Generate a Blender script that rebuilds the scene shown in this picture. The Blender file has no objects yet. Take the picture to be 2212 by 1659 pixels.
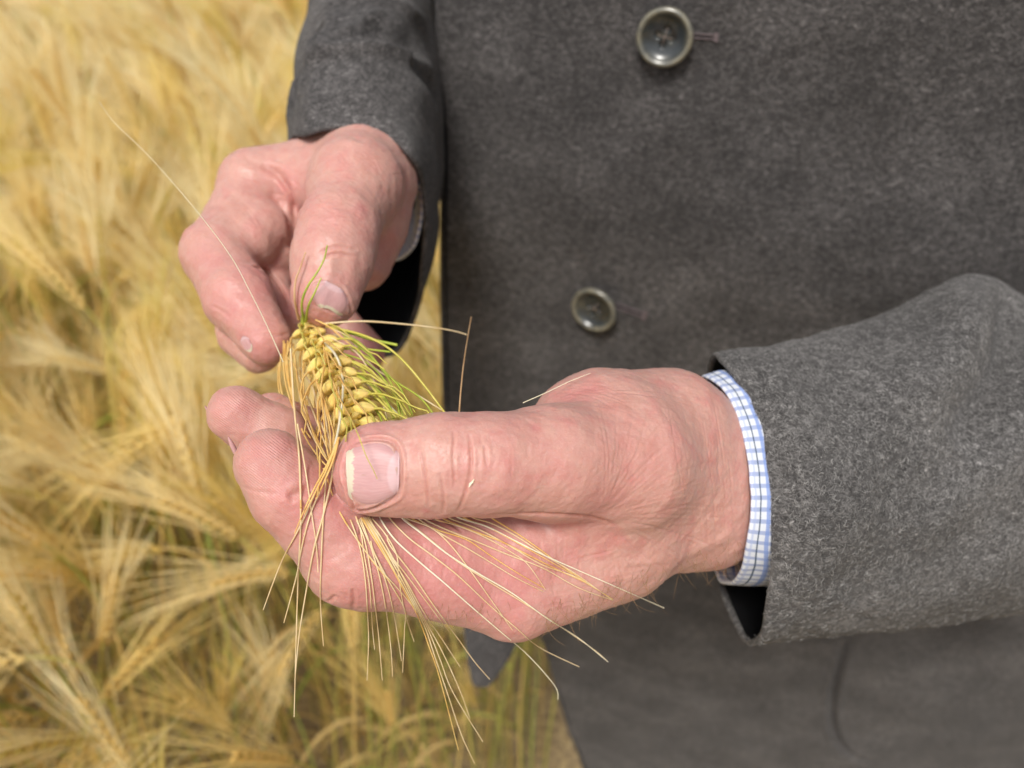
import bpy, bmesh, math, random, sys, time
import numpy as np
from mathutils import Vector, Matrix
from mathutils.bvhtree import BVHTree

T0 = time.time()
random.seed(7); rng = np.random.default_rng(7)
SC = bpy.context.scene
COL = SC.collection

# ------------------------------------------------------------ camera
PITCH = 38.0
CAM_Z = 1.25
LENS, FU = 28.0, 28.0 / 36.0 * 2212.0          # FU: focal length in the pixel units of the sketches below
camd = bpy.data.cameras.new('camera'); cam = bpy.data.objects.new('camera', camd); COL.objects.link(cam)
cam.location = (0, 0, CAM_Z); cam.rotation_euler = (math.radians(90 - PITCH), 0, 0)
camd.lens = LENS; camd.sensor_width = 36.0; camd.clip_start = 0.02; camd.clip_end = 400
camd.dof.use_dof = True; camd.dof.focus_distance = 0.222; camd.dof.aperture_fstop = 9.5
SC.camera = cam

# ------------------------------------------------------------ sky and sun (thin bright overcast)
SUN_EL, SUN_ROT = math.radians(58), math.radians(200)
w = bpy.data.worlds.new('World'); SC.world = w; w.use_nodes = True
nt = w.node_tree; nt.nodes.clear()
sky = nt.nodes.new('ShaderNodeTexSky'); sky.sky_type = 'NISHITA'; sky.sun_disc = False
sky.sun_elevation = SUN_EL; sky.sun_rotation = SUN_ROT; sky.dust_density = 4.0; sky.air_density = 1.0; sky.ozone_density = 1.0
hs = nt.nodes.new('ShaderNodeHueSaturation'); hs.inputs['Saturation'].default_value = 0.30; hs.inputs['Value'].default_value = 1.0
bg = nt.nodes.new('ShaderNodeBackground'); bg.inputs['Strength'].default_value = 0.125
wo = nt.nodes.new('ShaderNodeOutputWorld')
nt.links.new(sky.outputs[0], hs.inputs['Color']); nt.links.new(hs.outputs[0], bg.inputs['Color']); nt.links.new(bg.outputs[0], wo.inputs['Surface'])
sund = bpy.data.lights.new('sun', 'SUN'); sun = bpy.data.objects.new('sun', sund); COL.objects.link(sun)
sund.energy = 3.1; sund.angle = math.radians(14); sund.color = (1.0, 0.965, 0.9)
# Nishita: rotation 0 puts the sun towards +Y, growing clockwise seen from above
_sd = Vector((math.sin(SUN_ROT) * math.cos(SUN_EL), math.cos(SUN_ROT) * math.cos(SUN_EL), math.sin(SUN_EL)))
sun.rotation_euler = _sd.to_track_quat('Z', 'Y').to_euler(); sun.location = (0, 0, 6)
SC.view_settings.view_transform = 'Standard'; SC.view_settings.look = 'None'
SC.view_settings.exposure = 0.0; SC.view_settings.gamma = 1.0; SC.view_settings.use_curve_mapping = False
SC.render.engine = 'CYCLES'

# ------------------------------------------------------------ helpers
_a = math.radians(90 - PITCH); _c, _s = math.cos(_a), math.sin(_a)
ROT = np.array([[1, 0, 0], [0, _c, -_s], [0, _s, _c]])
def c2w(p):                       # sketch millimetres in front of the viewer -> metres in the world
    p = np.asarray(p, float) * 0.001
    return p @ ROT.T + np.array([0, 0, CAM_Z])
def w2c(p):
    return ((np.asarray(p, float) - np.array([0, 0, CAM_Z])) @ ROT) * 1000.0
def S(u, v, d):                   # a measured point (bearing u, v and distance d in mm)
    return np.array([(u - 1106.0) / FU * d, -(v - 829.5) / FU * d, -d])
def SW(u, v, d): return c2w(S(u, v, d))
def proj(pc):                     # inverse of S for arrays of sketch points
    pc = np.asarray(pc, float); d = -pc[..., 2]
    return np.stack([pc[..., 0] / d * FU + 1106.0, 829.5 - pc[..., 1] / d * FU, d], -1)

def link(o, parent=None):
    COL.objects.link(o)
    if parent is not None: o.parent = parent
    return o
def empty(name, loc=(0, 0, 0)):
    o = bpy.data.objects.new(name, None); o.location = loc; o.empty_display_size = 0.02
    return link(o)
def tag(o, label=None, cat=None, group=None, kind=None):
    if label: o['label'] = label
    if cat: o['category'] = cat
    if group: o['group'] = group
    if kind: o['kind'] = kind
    return o
def mesh_of(name, V, F, mats=(), smooth=True, attrs=None, uv=None, fmat=None):
    me = bpy.data.meshes.new(name)
    V = np.asarray(V, np.float32)
    if isinstance(F, np.ndarray):
        n, k = F.shape
        me.vertices.add(len(V)); me.vertices.foreach_set('co', V.ravel())
        me.loops.add(n * k); me.loops.foreach_set('vertex_index', F.astype(np.int32).ravel())
        me.polygons.add(n); me.polygons.foreach_set('loop_start', np.arange(0, n * k, k, dtype=np.int32))
        me.update(calc_edges=True); me.validate()
    else:
        me.from_pydata([tuple(map(float, v)) for v in V], [], [tuple(map(int, f)) for f in F]); me.update()
    for m in mats: me.materials.append(m)
    if fmat is not None: me.polygons.foreach_set('material_index', np.asarray(fmat, np.int32))
    me.polygons.foreach_set('use_smooth', np.full(len(me.polygons), smooth))
    if attrs:
        for k_, a_ in attrs.items():
            at = me.attributes.new(k_, 'FLOAT', 'POINT'); at.data.foreach_set('value', np.asarray(a_, np.float32))
    if uv is not None:            # per-vertex uv
        ul = me.uv_layers.new(name='UVMap'); li = np.empty(len(me.loops), np.int32); me.loops.foreach_get('vertex_index', li)
        ul.data.foreach_set('uv', np.asarray(uv, np.float32)[li].ravel())
    return me
def obj(name, V, F, mat, parent=None, **kw):
    """V in world metres; the object keeps them relative to its parent's location"""
    V = np.asarray(V, float)
    base = np.array(parent_world(parent)) if parent is not None else V.mean(0)
    me = mesh_of(name, V - base, F, [mat] if not isinstance(mat, (list, tuple)) else mat, **kw)
    o = bpy.data.objects.new(name, me)
    if parent is None: o.location = base
    return link(o, parent)
def parent_world(p):
    l = Vector((0, 0, 0))
    while p is not None: l += p.location; p = p.parent
    return l

def catmull(P, n, closed=False):
    """resample a polyline of control rows (m, k) to n samples by Catmull-Rom, uniform in parameter"""
    P = np.asarray(P, float); m = len(P)
    t = np.linspace(0, m if closed else m - 1, n, endpoint=not closed)
    i = np.floor(t).astype(int)
    if not closed: i = np.clip(i, 0, m - 2)
    f = (t - i).reshape((-1,) + (1,) * (P.ndim - 1))
    def g(j): return P[j % m] if closed else P[np.clip(j, 0, m - 1)]
    p0, p1, p2, p3 = g(i - 1), g(i), g(i + 1), g(i + 2)
    return 0.5 * (2 * p1 + (p2 - p0) * f + (2 * p0 - 5 * p1 + 4 * p2 - p3) * f ** 2 + (3 * p1 - p0 - 3 * p2 + p3) * f ** 3)
def arc_resample(P, n):
    P = np.asarray(P, float); s = np.r_[0, np.cumsum(np.linalg.norm(np.diff(P, axis=0), axis=1))]
    t = np.linspace(0, s[-1], n); return np.stack([np.interp(t, s, P[:, k]) for k in range(P.shape[1])], 1)

def tube(P, R, sides=6):
    """tapered tube along P (n,3) with radii R (n,) -> V, F (quads + fan caps as quads)"""
    P = np.asarray(P, float); n = len(P); R = np.broadcast_to(R, (n,))
    T = np.gradient(P, axis=0); T /= np.linalg.norm(T, axis=1, keepdims=True) + 1e-12
    up = np.array([0.3, 0.2, 0.93]); N = np.empty_like(P); nrm = np.cross(T[0], up); nrm /= np.linalg.norm(nrm) + 1e-9
    for i in range(n):
        nrm = nrm - T[i] * nrm.dot(T[i]); nrm /= np.linalg.norm(nrm) + 1e-9; N[i] = nrm
    B = np.cross(T, N); a = np.linspace(0, 2 * math.pi, sides, endpoint=False)
    V = P[:, None] + R[:, None, None] * (np.cos(a)[None, :, None] * N[:, None] + np.sin(a)[None, :, None] * B[:, None])
    V = V.reshape(-1, 3); F = []
    i0 = np.arange(n - 1)[:, None] * sides; j = np.arange(sides)[None]; k = (j + 1) % sides
    F = np.stack([i0 + j, i0 + k, i0 + sides + k, i0 + sides + j], -1).reshape(-1, 4)
    return V, F
class Bag:
    """collects quad pieces that belong to one part"""
    def __init__(s): s.V, s.F, s.n, s.A = [], [], 0, []
    def add(s, V, F, a=0.0):
        s.V.append(np.asarray(V, float)); s.F.append(np.asarray(F) + s.n); s.n += len(V); s.A.append(np.full(len(V), a) if np.isscalar(a) else a)
    def get(s): return np.concatenate(s.V), np.concatenate(s.F)

# ------------------------------------------------------------ materials
def new_mat(name):
    m = bpy.data.materials.new(name); m.use_nodes = True
    n = m.node_tree.nodes; n.clear(); return m, m.node_tree
class NT:
    def __init__(s, name): s.m, s.t = new_mat(name)
    def n(s, typ, **kw):
        nd = s.t.nodes.new(typ)
        for k, v in kw.items():
            if k == 'inp':
                for a, b in v.items(): s.set(nd, a, b)
            else: setattr(nd, k, v)
        return nd
    def set(s, nd, a, b):
        sock = nd.inputs[a]
        if isinstance(b, bpy.types.NodeSocket): s.t.links.new(b, sock)
        else: sock.default_value = b
    def ramp(s, fac, stops, interp='LINEAR'):
        r = s.n('ShaderNodeValToRGB'); r.color_ramp.interpolation = interp
        el = r.color_ramp.elements
        while len(el) < len(stops): el.new(0.5)
        for e, (p, c) in zip(el, stops):
            e.position = p; e.color = (*c, 1) if not np.isscalar(c) else (c, c, c, 1)
        s.t.links.new(fac, r.inputs[0]); return r.outputs[0]
    def mix(s, f, a, b, mode='MIX'):
        nd = s.n('ShaderNodeMix', data_type='RGBA', blend_type=mode)
        s.set(nd, 0, f); s.set(nd, 6, a if isinstance(a, bpy.types.NodeSocket) or len(a) == 4 else (*a, 1)); s.set(nd, 7, b if isinstance(b, bpy.types.NodeSocket) or len(b) == 4 else (*b, 1))
        return nd.outputs[2]
    def math(s, op, a, b=0.0, c=0.0, clamp=False):
        nd = s.n('ShaderNodeMath', operation=op, use_clamp=clamp); s.set(nd, 0, a); s.set(nd, 1, b); s.set(nd, 2, c); return nd.outputs[0]
    def coord(s, scale=(1, 1, 1), out='Object', rot=(0, 0, 0)):
        tc = s.n('ShaderNodeTexCoord'); mp = s.n('ShaderNodeMapping', inp={'Vector': tc.outputs[out], 'Scale': scale, 'Rotation': rot}); return mp.outputs[0]
    def noise(s, vec, scale, detail=2.0, rough=0.5, dist=0.0):
        return s.n('ShaderNodeTexNoise', inp={'Vector': vec, 'Scale': scale, 'Detail': detail, 'Roughness': rough, 'Distortion': dist}).outputs[0]
    def attr(s, name): return s.n('ShaderNodeAttribute', attribute_name=name).outputs['Fac']
    def bump(s, h, strength, dist, normal=None):
        b = s.n('ShaderNodeBump', inp={'Height': h, 'Strength': strength, 'Distance': dist})
        if normal is not None: s.set(b, 'Normal', normal)
        return b.outputs[0]
    def out(s, shader):
        o = s.n('ShaderNodeOutputMaterial'); s.t.links.new(shader, o.inputs[0]); return s.m
    def pbsdf(s, **kw): return s.n('ShaderNodeBsdfPrincipled', inp=kw).outputs[0]

def mat_skin():
    t = NT('skin'); v = t.coord()
    red, cr = t.attr('red'), t.attr('crease')
    n1 = t.noise(v, 95, 4, 0.62); n2 = t.noise(v, 420, 3, 0.6); n3 = t.noise(v, 1600, 2, 0.5)
    base = t.ramp(n1, [(0.30, (0.500, 0.252, 0.208)), (0.50, (0.540, 0.306, 0.258)), (0.70, (0.510, 0.222, 0.197))])
    base = t.mix(t.math('MULTIPLY', red, 0.75, clamp=True), base, (0.51, 0.18, 0.178))
    base = t.mix(t.ramp(n2, [(0.42, 0.0), (0.70, 0.30)]), base, (0.50, 0.225, 0.19))
    base = t.mix(t.ramp(n3, [(0.55, 0.0), (0.75, 0.22)]), base, (0.68, 0.47, 0.39))
    base = t.mix(t.math('MULTIPLY', cr, 0.55, clamp=True), base, (0.47, 0.17, 0.13))
    # fine skin relief: pores and crossing lines
    vo = t.n('ShaderNodeTexVoronoi', feature='DISTANCE_TO_EDGE', inp={'Vector': t.coord((1, 1, 1)), 'Scale': 1150.0}).outputs[0]
    vor = t.ramp(vo, [(0.0, 0.0), (0.12, 1.0)])
    b = t.bump(vor, 0.16, 0.00012)
    vs = t.coord((350, 1400, 900), rot=(0, 0, 0.5)); ns = t.noise(vs, 1.0, 3, 0.6, 0.8)
    b = t.bump(ns, 0.30, 0.00022, b)
    b = t.bump(n2, 0.35, 0.0006, b)
    # finger-print ridges
    fp = t.attr('ridge')
    wv = t.n('ShaderNodeTexWave', wave_type='BANDS', bands_direction='DIAGONAL', inp={'Vector': v, 'Scale': 620.0, 'Distortion': 6.0, 'Detail': 1.0, 'Detail Scale': 0.12}).outputs['Fac']
    b = t.bump(t.math('MULTIPLY', wv, fp), 0.65, 0.00018, b)
    return t.out(t.pbsdf(**{'Base Color': base, 'Roughness': t.ramp(n2, [(0.3, 0.37), (0.7, 0.52)]), 'Subsurface Weight': 0.45, 'Subsurface Radius': (1.0, 0.38, 0.22),
                           'Subsurface Scale': 0.0035, 'Specular IOR Level': 0.42, 'Normal': b, 'Sheen Weight': 0.05}))
def mat_wool(name, fleck=1.0, dark=(0.026, 0.0245, 0.0245), lit=(0.130, 0.121, 0.1195), scale=1.0):
    t = NT(name); v = t.coord((1, 1, 1.35))
    big = t.noise(v, 22, 3, 0.55); med = t.noise(v, 300 * scale, 2, 0.6, 0.5)
    v2 = t.coord((0.55, 0.55, 1.25), rot=(0.2, 0.5, 0.3)); f1 = t.noise(v2, 900 * scale, 2.5, 0.65, 2.2); f2 = t.noise(v, 480 * scale, 3, 0.7, 1.2)
    f = t.math('ADD', t.math('MULTIPLY', f1, 0.70), t.math('MULTIPLY', f2, 0.30))
    f = t.math('ADD', f, t.math('MULTIPLY', t.math('SUBTRACT', med, 0.5), 0.30))
    f = t.math('ADD', f, t.math('MULTIPLY', t.math('SUBTRACT', big, 0.5), 0.22))
    mid = tuple((a * 0.68 + b * 0.32) for a, b in zip(dark, lit)); hi = tuple(min(1, c * 2.6) for c in lit)
    col = t.ramp(f, [(0.36, dark), (0.50, mid), (0.62, lit), (0.76, hi)])
    b = t.bump(f, 0.75 * fleck, 0.0012)
    b = t.bump(t.noise(v, 45, 3, 0.5), 0.25, 0.003, b)
    return t.out(t.pbsdf(**{'Base Color': col, 'Roughness': 0.95, 'Specular IOR Level': 0.12, 'Sheen Weight': 0.10, 'Sheen Roughness': 0.55, 'Sheen Tint': (0.9, 0.88, 0.88, 1), 'Normal': b}))
def mat_plain(name, col, rough=0.6, spec=0.3, var=0.12, scale=300.0, trans=0.0, bump=0.0, **extra):
    t = NT(name); v = t.coord(); n = t.noise(v, scale, 3, 0.6)
    c2 = tuple(c * (1 - var * 2) for c in col); c3 = tuple(min(1, c * (1 + var)) for c in col)
    c = t.ramp(n, [(0.3, c2), (0.7, c3)])
    kw = {'Base Color': c, 'Roughness': rough, 'Specular IOR Level': spec}; kw.update(extra)
    if bump: kw['Normal'] = t.bump(n, bump, 0.0005)
    p = t.pbsdf(**kw)
    if trans:
        tr = t.n('ShaderNodeBsdfTranslucent', inp={'Color': c}).outputs[0]
        mx = t.n('ShaderNodeMixShader', inp={0: trans, 1: p, 2: tr}); p = mx.outputs[0]
    return t.out(p)
def mat_crop(name, stops, trans=0.35, scale=90.0):
    """dry plant matter; every plant gets its own tone"""
    t = NT(name); oi = t.n('ShaderNodeObjectInfo').outputs['Random']; v = t.coord(); n = t.noise(v, scale, 2, 0.5)
    f = t.math('ADD', t.math('MULTIPLY', oi, 0.75), t.math('MULTIPLY', n, 0.25))
    c = t.ramp(f, stops)
    p = t.pbsdf(**{'Base Color': c, 'Roughness': 0.5, 'Specular IOR Level': 0.35})
    tr = t.n('ShaderNodeBsdfTranslucent', inp={'Color': c}).outputs[0]
    return t.out(t.n('ShaderNodeMixShader', inp={0: trans, 1: p, 2: tr}).outputs[0])
M_SKIN = mat_skin()
M_COAT = mat_wool('charcoal_wool')
M_SLEEVE = mat_wool('charcoal_wool_near', 1.0, (0.033, 0.031, 0.0305), (0.17, 0.162, 0.159), 1.0)
M_LINING = mat_plain('black_lining', (0.006, 0.006, 0.007), 0.6, 0.2)
# ------------------------------------------------------------ skin surface: blended round limbs polygonised into one sheet
class Field:
    def __init__(s, lo, hi, h):
        s.lo = np.array(lo, float); s.h = h; s.n = np.ceil((np.array(hi) - s.lo) / h).astype(int) + 1
        s.F = np.full(tuple(s.n), 20.0, np.float32)
    def _box(s, lo, hi):
        a = np.clip(np.floor((lo - s.lo) / s.h).astype(int), 0, s.n - 1); b = np.clip(np.ceil((hi - s.lo) / s.h).astype(int) + 1, 1, s.n)
        if (b <= a).any(): return None
        ax = [(s.lo[i] + np.arange(a[i], b[i]) * s.h).astype(np.float32) for i in range(3)]
        return tuple(slice(a[i], b[i]) for i in range(3)), np.meshgrid(*ax, indexing='ij', sparse=True)
    def cone(s, A, B, ra, rb, k=3.0, flat=None, cut=False, into=None):
        """round cone A->B; flat=(direction, factor) squeezes it across that direction; cut carves instead"""
        A, B = np.array(A, float), np.array(B, float); F = s.F if into is None else into
        pad = k + 2.0; R = max(ra, rb) + pad
        g = s._box(np.minimum(A, B) - R, np.maximum(A, B) + R)
        if g is None: return
        sl, (X, Y, Z) = g; d = (B - A).astype(np.float32); L2 = float(d @ d) + 1e-9
        px, py, pz = X - A[0], Y - A[1], Z - A[2]
        t = np.clip((px * d[0] + py * d[1] + pz * d[2]) / L2, 0, 1)
        qx, qy, qz = px - t * d[0], py - t * d[1], pz - t * d[2]
        q2 = qx * qx + qy * qy + qz * qz
        if flat is not None:
            n = np.array(flat[0], float); n /= np.linalg.norm(n); f = flat[1]
            dn = qx * n[0] + qy * n[1] + qz * n[2]; q2 = q2 + dn * dn * (f * f - 1)
        D = np.sqrt(q2) - (ra + (rb - ra) * t)
        if flat is not None and flat[1] > 1: D = D / flat[1] ** 0.5
        Fs = F[sl]
        if cut:
            D = -D; h = np.clip(0.5 - 0.5 * (Fs - D) / k, 0, 1); F[sl] = Fs + (D - Fs) * h + k * h * (1 - h)
        else:
            h = np.clip(0.5 + 0.5 * (Fs - D) / k, 0, 1); F[sl] = Fs + (D - Fs) * h - k * h * (1 - h)
    def mesh(s):
        F = s.F; nx, ny, nz = F.shape; I = F < 0
        c = sum(I[a:nx - 1 + a, b:ny - 1 + b, e:nz - 1 + e].astype(np.int8) for a in (0, 1) for b in (0, 1) for e in (0, 1))
        cells = np.argwhere((c > 0) & (c < 8)); idx = np.full((nx - 1, ny - 1, nz - 1), -1, np.int32)
        idx[tuple(cells.T)] = np.arange(len(cells))
        acc = np.zeros((len(cells), 3)); cnt = np.zeros(len(cells))
        offs = [np.array(o) for o in [(0, 0, 0), (1, 0, 0), (0, 1, 0), (0, 0, 1), (1, 1, 0), (1, 0, 1), (0, 1, 1), (1, 1, 1)]]
        val = [F[tuple((cells + o).T)] for o in offs]
        for i in range(8):
            for j in range(i + 1, 8):
                if np.abs(offs[i] - offs[j]).sum() != 1: continue
                a, b = val[i], val[j]; m = (a < 0) != (b < 0)
                t = np.where(m, a / np.where(m, a - b, 1), 0)
                acc[m] += (offs[i] + t[:, None] * (offs[j] - offs[i]))[m]; cnt[m] += 1
        V = s.lo + (cells + acc / cnt[:, None]) * s.h
        Q = []
        for ax in range(3):
            sl0 = [slice(1, -1)] * 3; sl0[ax] = slice(0, -1); sl1 = list(sl0); sl1[ax] = slice(1, None)
            A_, B_ = I[tuple(sl0)], I[tuple(sl1)]; e = np.argwhere(A_ != B_)
            inside = A_[tuple(e.T)]; base = e.copy()
            for k in range(3):
                if k != ax: base[:, k] += 1
            u, v = [(1, 2), (2, 0), (0, 1)][ax]
            def cell(du, dv):
                p = base.copy(); p[:, u] += du; p[:, v] += dv; return idx[tuple(p.T)]
            q = np.stack([cell(-1, -1), cell(0, -1), cell(0, 0), cell(-1, 0)], 1)
            q[~inside] = q[~inside][:, ::-1]; Q.append(q)
        Q = np.concatenate(Q); Q = Q[(Q >= 0).all(1)]
        return V, Q
def vnormals(V, Q):
    n = np.cross(V[Q[:, 2]] - V[Q[:, 0]], V[Q[:, 3]] - V[Q[:, 1]]); N = np.zeros_like(V)
    for k in range(4): np.add.at(N, Q[:, k], n)
    return N / (np.linalg.norm(N, axis=1, keepdims=True) + 1e-12)
def relax(V, Q, it=2, lam=0.5):
    E = np.concatenate([Q[:, [0, 1]], Q[:, [1, 2]], Q[:, [2, 3]], Q[:, [3, 0]]]); n = len(V)
    deg = np.bincount(E[:, 0], minlength=n) + np.bincount(E[:, 1], minlength=n)
    for _ in range(it):
        S_ = np.stack([np.bincount(E[:, 0], V[E[:, 1], k], n) + np.bincount(E[:, 1], V[E[:, 0], k], n) for k in range(3)], 1)
        V = V + lam * (S_ / np.maximum(deg, 1)[:, None] - V)
    return V
class Caster:
    """sight lines from the measuring point onto a surface"""
    def __init__(s, V, Q): s.t = BVHTree.FromPolygons(V.tolist(), Q.tolist())
    def __call__(s, u, v):
        d = Vector(((u - 1106.0) / FU, -(v - 829.5) / FU, -1.0)); h = s.t.ray_cast(Vector((0, 0, 0)), d.normalized())
        return (None, None) if h[0] is None else (np.array(h[0]), np.array(h[1]))
def poly_on(cast, pts, n=None, step=5.0):
    P = np.array(pts, float); L = np.linalg.norm(np.diff(P, axis=0), axis=1).sum(); n = n or max(3, int(L / step))
    P = catmull(P, n) if len(P) > 2 else arc_resample(P, n)
    out = [cast(*p)[0] for p in P]; return np.array([o for o in out if o is not None])
def dent(V, N, out, chains, width, depth, attr=None, amt=1.0, lift=0.25):
    """press lines into the skin: chains of surface points, gaussian cross-section with slightly raised lips"""
    for ch in chains:
        if len(ch) < 2: continue
        lo, hi = ch.min(0) - width * 4, ch.max(0) + width * 4
        m = np.where(((V > lo) & (V < hi)).all(1))[0]
        if not len(m): continue
        P = V[m]; best = np.full(len(m), 1e9); tt = np.zeros(len(m)); L = len(ch) - 1
        for i in range(L):
            a, b = ch[i], ch[i + 1]; d = b - a; l2 = d @ d + 1e-9
            if l2 > 100: continue
            t = np.clip(((P - a) @ d) / l2, 0, 1); q = np.linalg.norm(P - a - t[:, None] * d, axis=1)
            k = q < best; best[k] = q[k]; tt[k] = (i + t[k]) / L
        fade = np.clip(np.minimum(tt, 1 - tt) * 5, 0.0, 1) ** 0.7
        g = np.exp(-(best / width) ** 2); lip = np.exp(-((best - 1.9 * width) / (0.9 * width)) ** 2) * lift
        out[m] += (-depth * g + depth * lip) * fade
        if attr is not None: attr[m] = np.maximum(attr[m], g * fade * amt)
def smooth_noise(P, scale, seed=0, n=28):
    """cheap band-limited noise from random waves"""
    r = np.random.default_rng(seed); D = r.normal(size=(n, 3)); D /= np.linalg.norm(D, axis=1, keepdims=True)
    D *= r.uniform(0.6, 1.6, (n, 1)) / scale; ph = r.uniform(0, 6.28, n)
    return np.sin(P @ D.T * 6.28 + ph).sum(1) / math.sqrt(n)
# ------------------------------------------------------------ the two hands (sketch mm)
VOX = 0.45 if not globals().get('DRAFT') else 0.9
def smin_into(A, B, k):
    h = np.clip(0.5 + 0.5 * (A.F - B.F) / k, 0, 1); A.F = A.F + (B.F - A.F) * h - k * h * (1 - h)

# ---- near hand: thumb on top pointing left, fingers curling up underneath
lo, hi = np.array([-94.0, -84, -345]), np.array([135.0, 18, -196])
HA = Field(lo, hi, VOX); HB = Field(lo, hi, VOX); HC = Field(lo, hi, VOX)
c = HA.cone
c(S(818, 1008, 212), S(958, 1003, 213), 11.9, 13.0, 4, flat=((0, 0, 1), 1.18))     # thumb tip
c(S(812, 1030, 213), S(900, 1030, 214), 9.6, 10.5, 4)
c(S(958, 1003, 213), S(1060, 1003, 216), 13.0, 12.9, 4, flat=((0, 0, 1), 1.05))
c(S(1060, 1003, 216), S(1190, 1000, 226), 12.8, 15.0, 6)
c(S(1190, 1000, 226), S(1340, 1000, 243), 15.0, 20.0, 8)
c(S(1290, 900, 254), S(1450, 905, 266), 15.0, 16.0, 10)                            # ball of the thumb, seen over the top
c(S(1220, 905, 250), S(1290, 915, 254), 9.5, 14.0, 8)
c(S(1340, 1000, 245), S(1530, 1035, 276), 19.5, 23.6, 13, flat=((0, 0, 1), 1.3))
c(S(1430, 935, 270), S(1520, 970, 280), 15.6, 15.6, 13)
c(S(1530, 1035, 278), S(1680, 1045, 298), 23.2, 25.0, 12, flat=((0, 0, 1), 1.35))
c(S(1680, 1045, 298), S(1960, 1035, 334), 26.0, 31.0, 8, flat=((0, 0, 1), 1.2))                           # forearm inside the sleeve
c(S(1320, 1150, 260), S(1510, 1110, 278), 16.0, 17.6, 12)                          # index metacarpal side
c(S(1110, 1284, 241), S(1330, 1180, 258), 13.6, 17.5, 9)
c(S(1130, 1200, 248), S(1330, 1080, 258), 15.0, 17.0, 9)                           # web / palm
c(S(1100, 1150, 262), S(1330, 1050, 272), 15.0, 17.0, 9)
c(S(1060, 1120, 282), S(1400, 1040, 292), 14.0, 18.0, 9)                           # heel of the palm towards the coat
c(S(1225, 1120, 240), S(1290, 1105, 246), 9.0, 13.0, 6)                            # flesh between thumb and index
c = HB.cone
c(S(1110, 1284, 241), S(960, 1228, 235), 13.6, 14.0, 5)                            # index, root
c(S(960, 1228, 235), S(790, 1208, 226), 14.0, 13.3, 5)
c(S(790, 1208, 226), S(756, 1207, 225), 13.3, 12.9, 4)                             # knuckle
c(S(762, 1195, 224), S(630, 1068, 218), 12.4, 10.6, 4)
c(S(700, 1120, 222), S(690, 1105, 222), 11.8, 11.8, 4)
c(S(625, 1058, 218), S(581, 1002, 217), 10.5, 9.3, 4)
c(S(598, 1012, 216), S(590, 1000, 216), 7.6, 7.4, 4)                               # finger pad
c(S(880, 1160, 234), S(1130, 1178, 243), 12.0, 13.5, 6)
c(S(1130, 1178, 243), S(1290, 1160, 253), 13.5, 14.5, 8)
c = HC.cone
c(S(510, 894, 234), S(592, 946, 238), 8.3, 9.5, 3)                                 # middle finger
c(S(592, 946, 238), S(700, 1060, 245), 9.5, 10.2, 3)
c(S(700, 1060, 245), S(850, 1140, 252), 10.4, 11.5, 3)
c(S(850, 1140, 252), S(1100, 1180, 266), 11.5, 13.0, 4)
HD = Field(lo, hi, VOX); c = HD.cone
c(S(586, 898, 252), S(680, 945, 256), 7.4, 8.2, 3)                                 # ring finger
c(S(680, 945, 256), S(790, 1040, 264), 8.6, 10.0, 3)
c(S(790, 1040, 264), S(1090, 1120, 282), 10.5, 13.0, 4)
smin_into(HC, HD, 1.0); smin_into(HB, HC, 1.2); smin_into(HA, HB, 1.6)
V1, Q1 = HA.mesh(); del HA, HB, HC, HD
V1 = relax(V1, Q1, 3, 0.5)
keep = None
cast1 = Caster(V1, Q1)

# ---- far hand: seen over the back of the thumb, fingertips pinching the ear
lo, hi = np.array([-142.0, -32, -470]), np.array([-18.0, 150, -258])
GA = Field(lo, hi, VOX); GB = Field(lo, hi, VOX); GC = Field(lo, hi, VOX)
c = GA.cone
c(S(704, 633, 273), S(718, 560, 278), 11.8, 13.6, 4, flat=((0, 0, 1), 1.1))        # thumb tip
c(S(718, 560, 278), S(732, 500, 284), 13.6, 13.2, 4)
c(S(732, 500, 284), S(768, 400, 304), 13.2, 16.5, 6)
c(S(768, 400, 306), S(790, 345, 334), 16.0, 20.0, 9)
c(S(808, 405, 326), S(800, 480, 322), 17.5, 14.0, 7)                               # ball of the thumb
c(S(800, 480, 324), S(778, 560, 322), 14.0, 13.0, 7)
c(S(788, 375, 348), S(800, 250, 392), 23.0, 25.0, 10, flat=((0, 0, 1), 1.15))       # wrist
c(S(800, 250, 392), S(820, 120, 470), 25.0, 31.0, 10)
c(S(552, 402, 332), S(715, 372, 338), 15.4, 14.5, 9)                               # index metacarpal and back of the hand
c(S(705, 398, 340), S(762, 365, 340), 17.0, 21.0, 9)
c(S(620, 420, 338), S(720, 400, 332), 13.5, 14.0, 8)                               # web
c(S(690, 400, 326), S(750, 400, 318), 11.0, 12.0, 8)
c = GB.cone
c(S(552, 402, 332), S(520, 480, 322), 15.0, 12.8, 5)
c(S(520, 480, 322), S(466, 548, 306), 13.2, 12.4, 5)                               # index first phalanx, knuckle
c(S(540, 520, 312), S(560, 500, 316), 11.5, 12.0, 5)
c(S(466, 548, 306), S(516, 646, 290), 12.4, 12.0, 4)
c(S(516, 646, 290), S(576, 735, 281), 11.8, 8.9, 4)
GD = Field(lo, hi, VOX); c = GD.cone
c(S(606, 455, 334), S(580, 545, 325), 13.4, 12.4, 5)                               # middle finger above
c(S(580, 545, 325), S(500, 610, 316), 12.0, 10.0, 5)
c(S(500, 610, 316), S(522, 720, 300), 10.0, 8.5, 4)
c(S(522, 720, 300), S(560, 762, 294), 8.5, 7.6, 3)
c = GC.cone
c(S(650, 450, 342), S(630, 560, 336), 12.0, 10.5, 4)                               # ring finger curled in
c(S(630, 560, 336), S(585, 610, 322), 9.5, 8.2, 3)
c(S(590, 640, 318), S(622, 690, 312), 8.0, 7.4, 3)
c(S(690, 560, 345), S(700, 660, 345), 10, 8.5, 3)                                  # little finger below the thumb
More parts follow.
